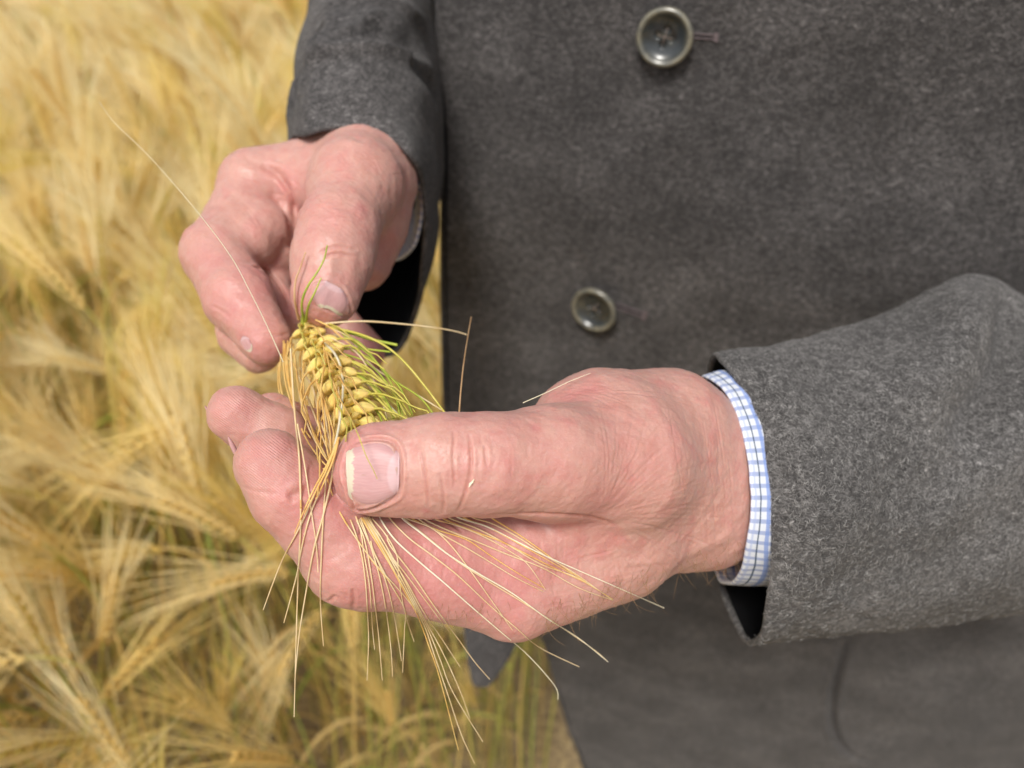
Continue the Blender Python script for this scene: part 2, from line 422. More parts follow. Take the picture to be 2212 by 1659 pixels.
c(S(700, 660, 345), S(792, 758, 345), 8.5, 8.2, 3)
c(S(700, 690, 350), S(796, 828, 352), 8.5, 8.0, 1.5)
smin_into(GB, GD, 1.2); smin_into(GB, GC, 1.0); smin_into(GA, GB, 1.8)
V2, Q2 = GA.mesh(); del GA, GB, GC, GD
V2 = relax(V2, Q2, 3, 0.5)
cast2 = Caster(V2, Q2)

def spots(V, cast, lst):
    a = np.zeros(len(V))
    for (u, v, r, s) in lst:
        p, _ = cast(u, v)
        if p is None: continue
        a += s * np.exp(-(np.linalg.norm(V - p, axis=1) / r) ** 2)
    return a
def jit(lines, n, ju, jv, seed):
    r = np.random.default_rng(seed); o = []
    for L in lines:
        for _ in range(n):
            a, b = r.normal(0, ju), r.normal(0, jv); o.append([(x + a + r.normal(0, 2.5), y + b + r.normal(0, 2.5)) for x, y in L])
    return o

# ---- near-hand relief
N1 = vnormals(V1, Q1); off = np.zeros(len(V1)); cr1 = np.zeros(len(V1))
ch = lambda Ls, cast=cast1: [poly_on(cast, L) for L in Ls]
dent(V1, N1, off, ch([[(1013, 936), (1018, 990), (1012, 1040), (990, 1106)]]), 0.42, 0.55, cr1, 1.0)
dent(V1, N1, off, ch([[(980, 930), (979, 990), (982, 1052)], [(950, 1022), (958, 1070), (957, 1110)], [(908, 975), (920, 1040), (926, 1096)], [(1046, 960), (1052, 1010)]]), 0.38, 0.38, cr1, 0.7)
dent(V1, N1, off, ch([[(1060, 1112), (1150, 1110), (1240, 1114), (1290, 1120), (1332, 1138)]]), 0.8, 0.6, cr1, 0.8, 0.0)
dent(V1, N1, off, ch([[(760, 1270), (764, 1292), (761, 1318)], [(708, 1300), (716, 1294), (726, 1286)]]), 0.5, 0.6, cr1, 0.8, 0.1)
dent(V1, N1, off, ch([[(622, 1078), (645, 1064), (672, 1056)]]), 1.3, 0.8, cr1, 0.4, 0.1)
dent(V1, N1, off, ch([[(778, 1122), (782, 1140), (777, 1158)], [(905, 1118), (960, 1124), (1000, 1150)], [(960, 1116), (1040, 1140), (1110, 1180)]]), 0.5, 0.6, cr1, 0.8)
dent(V1, N1, off, ch([[(520, 1050), (560, 1062), (600, 1066)], [(560, 1160), (600, 1165)]]), 0.5, 0.2, cr1, 0.2)
fine = []
r = np.random.default_rng(3)
for i in range(44):          # fan from the end of the thumb crease
    a = math.radians(r.uniform(-68, 80)); r0, r1 = r.uniform(20, 110), r.uniform(120, 330)
    bend = r.uniform(-0.25, 0.25)
    fine.append([(1300 + r_ * math.cos(a + bend * r_ / 200), 1115 - r_ * math.sin(a + bend * r_ / 200)) for r_ in np.linspace(r0, r1, 5)])
for i in range(30):          # wrist lines along the cuff
    x = r.uniform(1430, 1605); y0 = r.uniform(860, 1120); L = r.uniform(60, 170)
    fine.append([(x + 10 * math.sin((y - 900) / 120) + (y - 1000) * 0.08, y) for y in np.linspace(y0, y0 + L, 5)])
for i in range(24):          # lines across the index root
    x = r.uniform(1160, 1340); y0 = r.uniform(1130, 1230); L = r.uniform(30, 110)
    fine.append([(x + (y - y0) * r.uniform(-0.1, 0.12), y) for y in np.linspace(y0, y0 + L, 4)])
for i in range(22):          # crossing lines on the knuckle side
    x = r.uniform(1150, 1420); y0 = r.uniform(1200, 1330); L = r.uniform(40, 140)
    fine.append([(xx, y0 - (xx - x) * 0.22 + r.uniform(-2, 2)) for xx in np.linspace(x, x + L, 4)])
for i in range(12):          # arcs over the ball of the thumb
    y = r.uniform(815, 880); x0 = r.uniform(1170, 1300); L = r.uniform(110, 260)
    fine.append([(x0 + t_ * L, y + 60 * (t_ - 0.35) ** 2 + 14 * t_) for t_ in np.linspace(0, 1, 5)])
for i in range(18):          # faint lines on the thumb
    x = r.uniform(890, 1180); y0 = r.uniform(925, 1040); L = r.uniform(20, 60)
    fine.append([(x + (y - y0) * r.uniform(-0.15, 0.1), y) for y in np.linspace(y0, y0 + L, 4)])
for i in range(16):          # lines on the index
    x = r.uniform(800, 1100); y0 = r.uniform(1150, 1270); L = r.uniform(20, 60)
    fine.append([(x + (y - y0) * r.uniform(-0.3, 0.1), y) for y in np.linspace(y0, y0 + L, 4)])
dent(V1, N1, off, ch(fine), 0.36, 0.085, cr1, 0.14, 0.3)
# nail fold of the thumb: a shallow groove round the nail
NAIL1 = np.array([(762, 962), (790, 953), (822, 951), (845, 957), (858, 975), (864, 1010), (862, 1050), (855, 1070), (835, 1083), (805, 1096), (772, 1100), (762, 1085), (752, 1050), (744, 1018), (750, 985)], float)
cN = NAIL1.mean(0); ringpts = cN + (catmull(NAIL1, 60, True) - cN) * 1.03
dent(V1, N1, off, [poly_on(cast1, list(map(tuple, ringpts[0:30])), 60), poly_on(cast1, list(map(tuple, ringpts[26:60])), 60)], 0.55, 0.55, cr1, 0.75, 0.9)
off += 0.10 * smooth_noise(V1, 7, 1) + 0.05 * smooth_noise(V1, 2.2, 2)
# a few tendon and vein swellings on the wrist side
for L, wd, dp in ([[(1420, 1235), (1500, 1190), (1590, 1150)], 3.0, -0.5], [[(1250, 1290), (1380, 1230), (1480, 1200)], 4.0, -0.45], [[(1120, 1000), (1250, 985), (1420, 960)], 5.0, -0.3]):
    dent(V1, N1, off, [poly_on(cast1, L)], wd, dp, lift=0.0)
V1b = V1 + off[:, None] * N1
red1 = 0.10 * np.clip(smooth_noise(V1, 9, 41), -1, 1.5) + spots(V1, cast1, [(730, 1010, 7, .55), (800, 930, 6, .45), (560, 990, 9, .5), (640, 1140, 10, .45), (500, 890, 9, .5), (780, 1150, 9, .5), (930, 1170, 13, .45),
    (1080, 1240, 15, .6), (1000, 1300, 13, .5), (860, 1230, 12, .4), (760, 1290, 8, .5), (1110, 1380, 9, .3), (870, 1290, 10, .35), (1260, 1120, 9, .5), (1200, 1000, 10, .2), (1350, 1010, 13, .35),
    (1270, 850, 9, .35), (1200, 870, 7, .3), (1460, 950, 8, .25), (1158, 925, 1.6, .8), (1542, 995, 1.5, .6), (1520, 1065, 1.2, .6), (1495, 1125, 0.9, .9), (1570, 1120, 3, .3),
    (1000, 920, 6, .2), (1100, 905, 8, .25), (640, 960, 7, .45), (700, 1060, 9, .55), (1180, 1200, 12, .25), (1080, 1060, 9, .25), (920, 1104, 1.2, 1.2)])
rid1 = spots(V1, cast1, [(575, 990, 9, .9), (510, 890, 9, .9), (640, 1150, 9, .35), (780, 1220, 8, .3)])

# ---- far-hand relief
N2 = vnormals(V2, Q2); off2 = np.zeros(len(V2)); cr2 = np.zeros(len(V2))
ch2 = lambda Ls: [poly_on(cast2, L) for L in Ls]
dent(V2, N2, off2, ch2([[(564, 355), (610, 385), (632, 440), (634, 490)], [(600, 430), (622, 480), (630, 540)]]), 1.6, 1.1, cr2, 0.55, 0.3)
dent(V2, N2, off2, ch2([[(545, 573), (580, 590), (605, 618), (624, 660)], [(600, 380), (625, 420), (640, 455)]]), 0.9, 1.0, cr2, 0.8, 0.3)
dent(V2, N2, off2, ch2([[(690, 545), (730, 532), (775, 540)], [(700, 556), (730, 548), (770, 556)]]), 0.6, 0.4, cr2, 0.45)
dent(V2, N2, off2, ch2([[(560, 720), (600, 725), (625, 720)], [(455, 660), (480, 672), (500, 690)]]), 0.6, 0.25, cr2, 0.25)
fine = []
for i in range(30):
    x, y = r.uniform(500, 840), r.uniform(320, 470); a = r.uniform(-1.2, 0.2); L = r.uniform(20, 70)
    fine.append([(x + L * t_ * math.cos(a), y - L * t_ * math.sin(a) + 6 * t_ * t_) for t_ in (0, .33, .66, 1)])
dent(V2, N2, off2, ch2(fine), 0.45, 0.12, cr2, 0.15)
NAIL2 = np.array([(668, 650), (676, 622), (692, 611), (715, 613), (738, 624), (750, 645), (756, 668), (748, 683), (728, 676), (700, 664)], float)
c2_ = NAIL2.mean(0); rp = c2_ + (catmull(NAIL2, 50, True) - c2_) * 1.05
dent(V2, N2, off2, [poly_on(cast2, list(map(tuple, rp[0:28])), 40), poly_on(cast2, list(map(tuple, rp[24:50])), 40)], 0.6, 0.3, cr2, 0.2, 0.6)
off2 += 0.14 * smooth_noise(V2, 8, 5) + 0.05 * smooth_noise(V2, 2.4, 6)
V2b = V2 + off2[:, None] * N2
red2 = 0.12 * np.clip(smooth_noise(V2, 9, 42), -1, 1.5) + spots(V2, cast2, [(580, 760, 10, .7), (470, 640, 12, .4), (430, 560, 9, .4), (620, 400, 10, .5), (700, 480, 8, .5), (660, 440, 7, .5), (540, 660, 10, .35), (800, 470, 10, .25), (570, 600, 9, .5),
    (610, 670, 8, .6), (645, 640, 7, .6), (700, 690, 6, .6), (760, 330, 14, .2), (785, 450, 2.0, .7), (790, 750, 10, .6), (800, 830, 10, .6), (870, 430, 10, .2), (820, 600, 12, .35)])
rid2 = spots(V2, cast2, [(560, 700, 10, .6)])

# ---- one person: skin, coat, shirt, trousers
person = empty('person', (0.10, 0.55, 0.0))
tag(person, 'person in charcoal wool coat and blue checked shirt holding a barley ear in both hands', 'person')
# arms and chest hidden inside the clothes continue the hands
lo, hi = np.array([-110.0, -700, -1000]), np.array([420.0, 330, -300])
HB_ = Field(lo, hi, 6.0); c = HB_.cone
def C(x, y, z): return w2c((x, y, z))
c(S(1900, 1040, 326), S(2180, 980, 350), 28, 32, 20); c(S(2180, 980, 350), S(2480, 940, 395), 32, 36, 20); c(S(2480, 940, 395), C(0.42, 0.50, 1.28), 36, 40, 20)
c(S(815, 150, 445), S(895, -180, 585), 28, 34, 20); c(S(895, -180, 585), C(-0.02, 0.67, 1.34), 34, 40, 20)
c(C(0.13, 0.56, 0.92), C(0.27, 0.50, 0.92), 100, 100, 50); c(C(0.13, 0.56, 1.20), C(0.28, 0.52, 1.20), 95, 95, 60); c(C(0.13, 0.56, 0.92), C(0.13, 0.56, 1.2), 95, 95, 60); c(C(0.27, 0.50, 0.92), C(0.27, 0.52, 1.2), 95, 95, 60)
c(C(0.02, 0.62, 1.30), C(0.40, 0.52, 1.30), 55, 55, 50)
V3, Q3 = HB_.mesh(); del HB_
# drop what of the coarse arms would sit inside the modelled wrists
Vb = np.concatenate([V1b, V2b, V3]); Qb = np.concatenate([Q1, Q2 + len(V1b), Q3 + len(V1b) + len(V2b)])
z3 = np.zeros(len(V3))
def weld_attr(a, b): return np.concatenate([a, b, z3])
body = obj('body', c2w(Vb), Qb, M_SKIN, person, attrs={'red': weld_attr(red1, red2), 'crease': weld_attr(cr1, cr2), 'ridge': weld_attr(rid1, rid2)})
castA = Caster(V1b, Q1); castB = Caster(V2b, Q2)

# ---- finger nails: curved plates lying in the nail beds
def mat_nail():
    t = NT('nail'); uvn = t.n('ShaderNodeTexCoord').outputs['UV']; sp = t.n('ShaderNodeSeparateXYZ', inp={0: uvn})
    s_, t_ = sp.outputs[0], sp.outputs[1]
    jag = t.noise(t.n('ShaderNodeMapping', inp={'Vector': uvn, 'Scale': (2.0, 7.0, 1.0)}).outputs[0], 1.3, 4, 0.75)
    edge = t.math('ADD', s_, t.math('MULTIPLY', t.math('SUBTRACT', jag, 0.5), 0.34))
    bed = t.mix(t.noise(t.n('ShaderNodeMapping', inp={'Vector': uvn, 'Scale': (2.0, 16.0, 1.0)}).outputs[0], 1.6, 2, 0.6), (0.44, 0.22, 0.225), (0.60, 0.37, 0.36))
    col = t.mix(t.ramp(edge, [(0.13, 1.0), (0.155, 0.0)]), bed, (0.60, 0.53, 0.41))
    lun = t.math('ADD', s_, t.math('MULTIPLY', t.math('POWER', t.math('ABSOLUTE', t.math('SUBTRACT', t_, 0.5)), 2.0), -0.9))
    col = t.mix(t.ramp(lun, [(0.76, 0.0), (0.80, 0.32)]), col, (0.68, 0.54, 0.57))
    b = t.bump(t.noise(t.n('ShaderNodeMapping', inp={'Vector': uvn, 'Scale': (1.5, 34.0, 1.0)}).outputs[0], 1.0, 2, 0.5), 0.35, 0.00018)
    return t.out(t.pbsdf(**{'Base Color': col, 'Roughness': 0.46, 'Specular IOR Level': 0.4, 'Subsurface Weight': 0.15, 'Subsurface Radius': (1, .4, .3), 'Subsurface Scale': 0.001, 'Normal': b}))
M_NAIL = mat_nail()
def nail(corners_fn, cast, n=26, m=26, lift=0.42, th=0.5, tilt=None):
    P = np.zeros((n, m, 3)); NN = np.zeros((n, m, 3)); ok = np.ones((n, m), bool)
    for i in range(n):
        for j in range(m):
            s_, t_ = i / (n - 1), j / (m - 1); p, q = cast(*corners_fn(s_, t_))
            if p is None: ok[i, j] = False; continue
            P[i, j], NN[i, j] = p, q
    # low-order surface through the hits gives the plate its clean double curve
    ii, jj = np.meshgrid(np.linspace(-1, 1, n), np.linspace(-1, 1, m), indexing='ij')
    B = np.stack([np.ones_like(ii), ii, jj, ii * ii, jj * jj, ii * jj, ii * ii * jj, ii * jj * jj, jj ** 4], -1)
    co, *_ = np.linalg.lstsq(B[ok], P[ok], rcond=None); P = B @ co
    Nm = np.cross(np.gradient(P, axis=0), np.gradient(P, axis=1)); Nm /= np.linalg.norm(Nm, axis=2, keepdims=True)
    if Nm[n // 2, m // 2, 2] < 0: Nm = -Nm
    edge = np.minimum(np.minimum(ii + 1, 1 - ii) , np.minimum(jj + 1, 1 - jj)); prof = np.clip(edge / 0.18, 0, 1) ** 0.5
    top = P + Nm * (lift * (0.25 + 0.75 * prof) + (tilt(ii, jj) if tilt else 0.0))[..., None]; bot = P - Nm * th
    V = np.concatenate([top.reshape(-1, 3), bot.reshape(-1, 3)]); uv = np.stack([(ii + 1) / 2, (jj + 1) / 2], -1).reshape(-1, 2)
    F = []; id_ = lambda i, j: i * m + j
    for i in range(n - 1):
        for j in range(m - 1): F.append((id_(i, j), id_(i + 1, j), id_(i + 1, j + 1), id_(i, j + 1)))
    rim = [id_(i, 0) for i in range(n)] + [id_(n - 1, j) for j in range(1, m)] + [id_(i, m - 1) for i in range(n - 2, -1, -1)] + [id_(0, j) for j in range(m - 2, 0, -1)]
    for a, b_ in zip(rim, rim[1:] + rim[:1]): F.append((a, b_, b_ + n * m, a + n * m))
    return V, np.array(F), np.concatenate([uv, uv])
def outline_fn(P, left, right):
    """P closed outline; maps the unit square to its inside: s from the free edge to the root, t across (rounded corners)"""
    c0 = P.mean(0)
    def f(s_, t_):
        x, y = 2 * s_ - 1, 2 * t_ - 1
        r_ = max(abs(x), abs(y)); a = math.atan2(y, x)
        q = (a / (2 * math.pi)) % 1.0; k = q * len(P); i = int(k) % len(P); g = k - int(k)
        e = P[i] * (1 - g) + P[(i + 1) % len(P)] * g
        return tuple(c0 + (e - c0) * r_)
    return f
def order_outline(P, n=96, xdir=(1, 0)):
    """resample an outline so that index k/n corresponds to the angle k/n * 360 about its centre, x axis = xdir"""
    P = catmull(P, 400, True); c0 = P.mean(0); d = P - c0; xd = np.array(xdir, float); yd = np.array([-xd[1], xd[0]])
    a = (np.arctan2(d @ yd, d @ xd) / (2 * math.pi)) % 1.0; o = np.argsort(a); a, P = a[o], P[o]
    t = np.arange(n) / n; a = np.r_[a[-1] - 1, a, a[0] + 1]; P = np.r_[P[-1:], P, P[:1]]
    return np.stack([np.interp(t, a, P[:, k]) for k in (0, 1)], 1)
F1 = outline_fn(order_outline(NAIL1), 0, 0)
Vn, Fn, uvn = nail(F1, castA)
o = obj('thumbnail', c2w(Vn), Fn, M_NAIL, body, uv=uvn); tag(o, 'broad pinkish thumb nail with a ragged cream free edge')
F2 = outline_fn(order_outline(NAIL2, xdir=(0.3, -0.954)), 0, 0)
Vn, Fn, uvn = nail(F2, castB, 18, 18)
o = obj('thumbnail', c2w(Vn), Fn, M_NAIL, body, uv=uvn); tag(o, 'pale thumb nail seen from above, blurred behind the ear')
# the far index nail, seen edge-on
NAIL3 = np.array([(520, 726), (529, 722), (540, 738), (547, 757), (544, 766), (532, 757), (522, 742)], float)
F3 = outline_fn(order_outline(NAIL3, xdir=(-0.5, -0.866)), 0, 0)
Vn, Fn, uvn = nail(F3, castB, 12, 12); obj('fingernail', c2w(Vn), Fn, M_NAIL, body, uv=uvn)
for (u, v, d, dx, dy) in ((461, 904, 238, .45, -.9), (507, 973, 222, .3, -.95)):       # nails on the hidden backs, only their rims show
    P3 = [S(u, v, d) + np.array([dx, dy, -.4]) * q for q in np.linspace(-4.2, 3.4, 9)]
    Vv, Fv = tube(np.array(P3), np.array([.15, .4, .6, .7, .75, .7, .6, .4, .15]), 10); obj('fingernail', c2w(Vv), Fv, M_NAIL, body, uv=np.full((len(Vv), 2), .5))
print('hands', len(V1), len(V2), round(time.time() - T0, 1))
# ------------------------------------------------------------ coat
def loft(rings, nu, nv, thick, rough_fn=None, closed=True):
    """rings: list of closed control loops (same count) -> double-walled cloth tube; returns V, F, uv (u round, v along)"""
    R = np.array([catmull(r_, nu, True) for r_ in rings]); R = catmull(R, nv)              # nv x nu x 3
    Nn = np.cross(np.gradient(np.concatenate([R[:, -2:], R, R[:, :2]], 1), axis=1)[:, 2:-2], np.gradient(R, axis=0)); Nn /= np.linalg.norm(Nn, axis=2, keepdims=True) + 1e-9
    cen = R.mean(1, keepdims=True)
    if ((R - cen) * Nn).sum() < 0: Nn = -Nn
    if rough_fn is not None: R = R + Nn * rough_fn(R)[..., None]
    return R, Nn
def wall(R, Nn, thick, rim=5, inner_from=0):
    """outer sheet + rounded rim at row 0 + inner sheet"""
    nv, nu = R.shape[:2]; T = R[0] - R[1]; T /= np.linalg.norm(T, axis=1, keepdims=True)
    rows = [R[i] for i in range(nv - 1, -1, -1)]; h = thick / 2
    for a in np.linspace(0, math.pi, rim + 2)[1:-1]: rows.append(R[0] - Nn[0] * h + Nn[0] * h * math.cos(a) + T * h * math.sin(a) * 1.2)
    k = len(rows)
    for i in range(0, nv): rows.append(R[i] - Nn[i] * thick)
    G = np.array(rows); m = len(G); F = []
    i = np.arange(m - 1)[:, None] * nu; j = np.arange(nu)[None]; j2 = (j + 1) % nu
    F = np.stack([i + j, i + j2, i + nu + j2, i + nu + j], -1).reshape(-1, 4)
    fm = np.repeat((np.arange(m - 1) >= k + 2).astype(int), nu)
    return G.reshape(-1, 3), F, fm
coat = empty('coat', (0, 0, 0)); coat.parent = person
tag(coat, 'charcoal grey wool coat')

# ---- front panel and body of the coat; left edge follows the cut-away front edge
PHI = math.radians(14)
e1 = np.array([math.cos(PHI), -math.sin(PHI), 0]); e2 = np.array([-math.sin(PHI), -math.cos(PHI), 0])
# height below the eye (m), bearing of the front edge, distance of the front sheet at the edge
prof = [(0.22, 930, .440), (0.05, 945, .432), (-.05, 949, .428), (-.13, 951, .425), (-.20, 953, .424), (-.28, 957, .424), (-.35, 963, .424), (-.42, 990, .424), (-.50, 1060, .424), (-.58, 1130, .426), (-.65, 1188, .430), (-.75, 1214, .436), (-.9, 1262, .445), (-1.0, 1290, .45)]
rings = []
for dz, u, Y in prof:
    u -= 8
    d = Y * _s - dz * _c; X = (u - 1106) / FU * d
    z = CAM_Z + dz; r_ = 0.010
    L = np.array([X, Y, z])                         # outer corner of the front edge
    wd, dp = 0.56 - (X + .045) * 0.9, 0.30
    P = []
    for s_, t_ in [(0.0, r_ * .35), (r_ * .15, r_ * .1), (r_ * .45, 0), (.03, -.001), (.08, -.003), (.15, -.006), (.22, -.008), (.30, -.004), (.38, .014), (wd - .01, .04), (wd, .12), (wd - .02, .2), (wd - .09, dp), (wd * .5, dp + .03), (.12, dp), (.03, dp - .05), (.012, .12), (.008, .04), (0.003, r_ * 1.6)]:
        P.append(L + e1 * s_ - e2 * t_)
    rings.append(w2c(np.array(P)))
def cloth_waves(sc, amp, seed):
    return lambda R: amp * smooth_noise(R.reshape(-1, 3), sc, seed).reshape(R.shape[:2])
R_, N_ = loft(rings, 800, 260, 3.5)
# keep the dense part of the ring on the front: fine as it is; gentle drape and a press line near the edge
cw = cloth_waves(120, 0.9, 11)(R_); R_ = R_ + N_ * cw[..., None]
def presser(R_, N_, thick):
    '''returns dn(line, width, depth): presses folds into a cloth sheet before it is doubled'''
    Vw, Fw, _ = wall(R_, N_, thick); cst = Caster(Vw, Fw); D = np.zeros(R_.shape[0] * R_.shape[1]); V0 = R_.reshape(-1, 3); N0 = N_.reshape(-1, 3)
    def dn(L, w_, d_, **k): dent(V0, N0, D, [poly_on(cst, L, step=8)], w_, d_, **k)
    return dn, D
dn, DENT = presser(R_, N_, 3.5)
dn([(1835, 1372), (1815, 1440), (1798, 1510), (1802, 1580), (1835, 1630), (1900, 1652)], 2.6, 6.5, lift=0.25)          # pocket seam
dn([(1215, 640), (1212, 760), (1205, 900), (1200, 1100)], 3.5, 0.9, lift=0.2)                                          # facing line
dn([(1240, 540), (1255, 640), (1250, 740)], 6, 0.8); dn([(1340, 300), (1290, 480), (1262, 640)], 12, -1.0)
dn([(1480, 170), (1560, 420), (1600, 700)], 26, -2.0, lift=0); dn([(1700, 100), (1800, 400), (1800, 640)], 30, 2.0, lift=0)
R_ = R_ + N_ * DENT.reshape(R_.shape[:2])[..., None]
Vt, Ft, fm = wall(R_, N_, 3.5)
o = obj('front_panel', c2w(Vt), Ft, [M_COAT, M_LINING], coat, fmat=fm); CAST_T = Caster(Vt, Ft)
tag(o, 'coat front with buttons and a cut-away front edge')

# ---- sleeves
def ring_from(pts): return np.array([S(*p) for p in pts])
near_rings = [
 [(1556, 762, 283), (1622, 860, 266), (1663, 1000, 256), (1677, 1150, 254), (1668, 1300, 262), (1642, 1392, 282), (1596, 1372, 306), (1548, 1240, 326), (1528, 1050, 334), (1524, 890, 326), (1531, 795, 306)],
 [(1640, 748, 294), (1712, 855, 268), (1752, 1000, 254), (1766, 1150, 252), (1757, 1290, 262), (1730, 1382, 290), (1700, 1360, 318), (1660, 1240, 342), (1640, 1050, 350), (1632, 890, 342), (1630, 785, 318)],
 [(1800, 712, 308), (1860, 835, 276), (1895, 990, 262), (1905, 1150, 260), (1895, 1280, 272), (1870, 1366, 302), (1840, 1340, 336), (1800, 1220, 364), (1780, 1040, 370), (1780, 870, 362), (1788, 752, 336)],
 [(1950, 665, 322), (2010, 800, 284), (2040, 970, 272), (2050, 1140, 270), (2040, 1270, 284), (2010, 1352, 318), (1980, 1320, 356), (1940, 1200, 388), (1920, 1020, 392), (1920, 850, 380), (1935, 715, 350)],
 [(2120, 596, 338), (2170, 770, 296), (2200, 960, 282), (2210, 1130, 282), (2200, 1260, 298), (2160, 1332, 336), (2120, 1300, 380), (2090, 1180, 410), (2070, 1000, 414), (2080, 820, 402), (2100, 655, 368)],
 [(2270, 655, 356), (2330, 790, 312), (2370, 950, 298), (2380, 1110, 298), (2370, 1240, 316), (2330, 1312, 356), (2280, 1280, 402), (2250, 1160, 440), (2230, 980, 440), (2240, 820, 420), (2250, 700, 386)],
 [(2430, 560, 380), (2540, 720, 330), (2590, 900, 316), (2600, 1080, 316), (2580, 1210, 336), (2520, 1290, 380), (2450, 1260, 430), (2410, 1140, 470), (2390, 950, 470), (2400, 780, 450), (2410, 620, 410)],
]
# beyond the frame the sleeve climbs to the shoulder
sh = [w2c(np.array([0.40 + 0.065 * math.cos(a) * .4, 0.40 + 0.075 * math.cos(a), 1.24 + 0.07 * math.sin(a)])) for a in np.linspace(math.pi * .5, math.pi * .5 - 2 * math.pi, 12)[:-1]]
near = [ring_from(r_) for r_ in near_rings]
cN_ = near[-1].mean(0); tgt = w2c(np.array([[0.405, 0.43, 1.26]]))[0]
near.append(cN_ * 0.4 + tgt * 0.6 + (near[-1] - cN_) * 1.0); near.append(tgt + w2c(np.array([[0, 0.04, 1.25 + 0.06]]))[0] * 1.0 + (near[-2] - near[-2].mean(0)) * 1.05)
R_, N_ = loft(near, 260, 320, 3.4)
fold = cloth_waves(60, 0.55, 21)(R_) + cloth_waves(22, 0.28, 22)(R_)
R_ = R_ + N_ * fold[..., None]
ds, D_ = presser(R_, N_, 3.4)
ds([(2195, 640), (2190, 760), (2150, 860), (2060, 960)], 9, 8.50, lift=0.3)
ds([(2130, 640), (2040, 760), (1960, 900)], 11, -3.74, lift=0); ds([(2080, 980), (1980, 1060), (1880, 1100)], 10, 2.72, lift=0.3)
ds([(2200, 1100), (2080, 1180), (1950, 1210), (1820, 1300)], 13, 3.74, lift=0.3); ds([(1750, 780), (1850, 900), (1980, 1000)], 14, 2.04, lift=0.2)
R_ = R_ + N_ * D_.reshape(R_.shape[:2])[..., None]
Vs, Fs, fm = wall(R_, N_, 2.4)
sleeve_near = obj('sleeve', c2w(Vs), Fs, [M_SLEEVE, M_LINING], coat, fmat=fm); tag(sleeve_near, 'near left sleeve, reaching in from the side')
CAST_S = Caster(Vs, Fs)

far_rings = [
 [(619, 300, 338), (650, 284, 334), (705, 270, 330), (775, 267, 330), (844, 290, 332), (893, 336, 334), (922, 404, 336), (930, 490, 350), (916, 590, 366), (896, 700, 388), (850, 768, 398), (770, 745, 402), (700, 660, 400), (655, 520, 390), (628, 400, 364)],
 [(622, 235, 352), (655, 215, 342), (710, 200, 338), (780, 198, 338), (850, 220, 342), (902, 270, 350), (940, 340, 358), (958, 420, 372), (945, 520, 392), (915, 620, 410), (865, 690, 424), (780, 665, 428), (705, 580, 424), (655, 440, 412), (628, 320, 378)],
 [(634, 165, 366), (668, 135, 354), (720, 118, 350), (790, 115, 350), (860, 140, 356), (915, 195, 364), (955, 265, 374), (972, 340, 390), (962, 430, 412), (930, 520, 432), (880, 590, 450), (790, 570, 454), (715, 480, 448), (665, 350, 432), (640, 245, 394)],
 [(640, 118, 378), (680, 75, 366), (735, 52, 362), (805, 50, 362), (870, 80, 368), (930, 130, 378), (970, 200, 390), (985, 270, 408), (975, 350, 432), (940, 440, 456), (890, 500, 474), (800, 480, 478), (725, 390, 470), (672, 270, 450), (648, 185, 408)],
 [(662, 20, 405), (705, -25, 392), (765, -48, 388), (835, -48, 388), (900, -15, 394), (960, 40, 406), (1000, 110, 420), (1012, 180, 440), (1000, 260, 466), (965, 340, 492), (910, 390, 510), (820, 370, 514), (745, 280, 504), (692, 160, 482), (668, 85, 440)],
 [(688, -110, 450), (735, -160, 434), (795, -180, 430), (865, -180, 430), (930, -150, 438), (985, -95, 450), (1025, -30, 466), (1035, 40, 488), (1020, 120, 516), (985, 190, 542), (930, 240, 560), (845, 220, 564), (770, 140, 552), (718, 30, 528), (694, -45, 484)],
 [(730, -300, 520), (775, -345, 504), (830, -360, 500), (895, -360, 500), (960, -330, 508), (1010, -280, 520), (1045, -220, 536), (1055, -150, 558), (1040, -80, 586), (1005, -20, 612), (950, 30, 630), (870, 10, 634), (800, -60, 622), (752, -150, 598), (734, -235, 554)],
]
far_rings = [[(min(u, 941) if q < 3 else u, v, d - (18 if 1 <= k < 6 else 0) + (max(0, u - 900) / 50 * 40 if q >= 3 else 0) + (6 if k > 12 else 0)) for k, (u, v, d) in enumerate(r_)] for q, r_ in enumerate(far_rings)]
fr_ = [ring_from(r_) for r_ in far_rings]
for dxyz in ((0.01, 0.01, 0.10), (0.03, 0.01, 0.20)): fr_.append(w2c(c2w(ring_from(far_rings[-1])) + np.array(dxyz)))
R_, N_ = loft(fr_, 220, 280, 3.4)
R_ = R_ + N_ * (cloth_waves(70, 0.7, 31)(R_) + cloth_waves(26, 0.25, 32)(R_))[..., None]
ds, D_ = presser(R_, N_, 3.4)
# ridges and hollows read off the photograph
ds([(660, 130), (700, 118), (760, 108), (830, 108), (890, 130), (935, 158)], 4.0, -4.08, lift=0)
ds([(668, 118), (720, 92), (780, 60), (830, 22)], 4.0, -4.08, lift=0); ds([(672, 112), (700, 70), (722, 30)], 3.5, -3.06, lift=0)
ds([(880, 130), (920, 165), (946, 215)], 6.0, 2.72, lift=0.2); ds([(760, 78), (830, 70), (900, 110)], 6, 3.40, lift=0); ds([(690, 60), (680, 90)], 5, 3.40, lift=0)
ds([(655, 145), (640, 190), (632, 240)], 4.5, 3.40, lift=0.4); ds([(700, 10), (780, 0), (860, 10), (920, 50)], 4, -2.72, lift=0)
R_ = R_ + N_ * D_.reshape(R_.shape[:2])[..., None]
Vs, Fs, fm = wall(R_, N_, 2.4)
o = obj('sleeve', c2w(Vs), Fs, [M_COAT, M_LINING], coat, fmat=fm); tag(o, 'far right sleeve with fold ridges above the cuff')

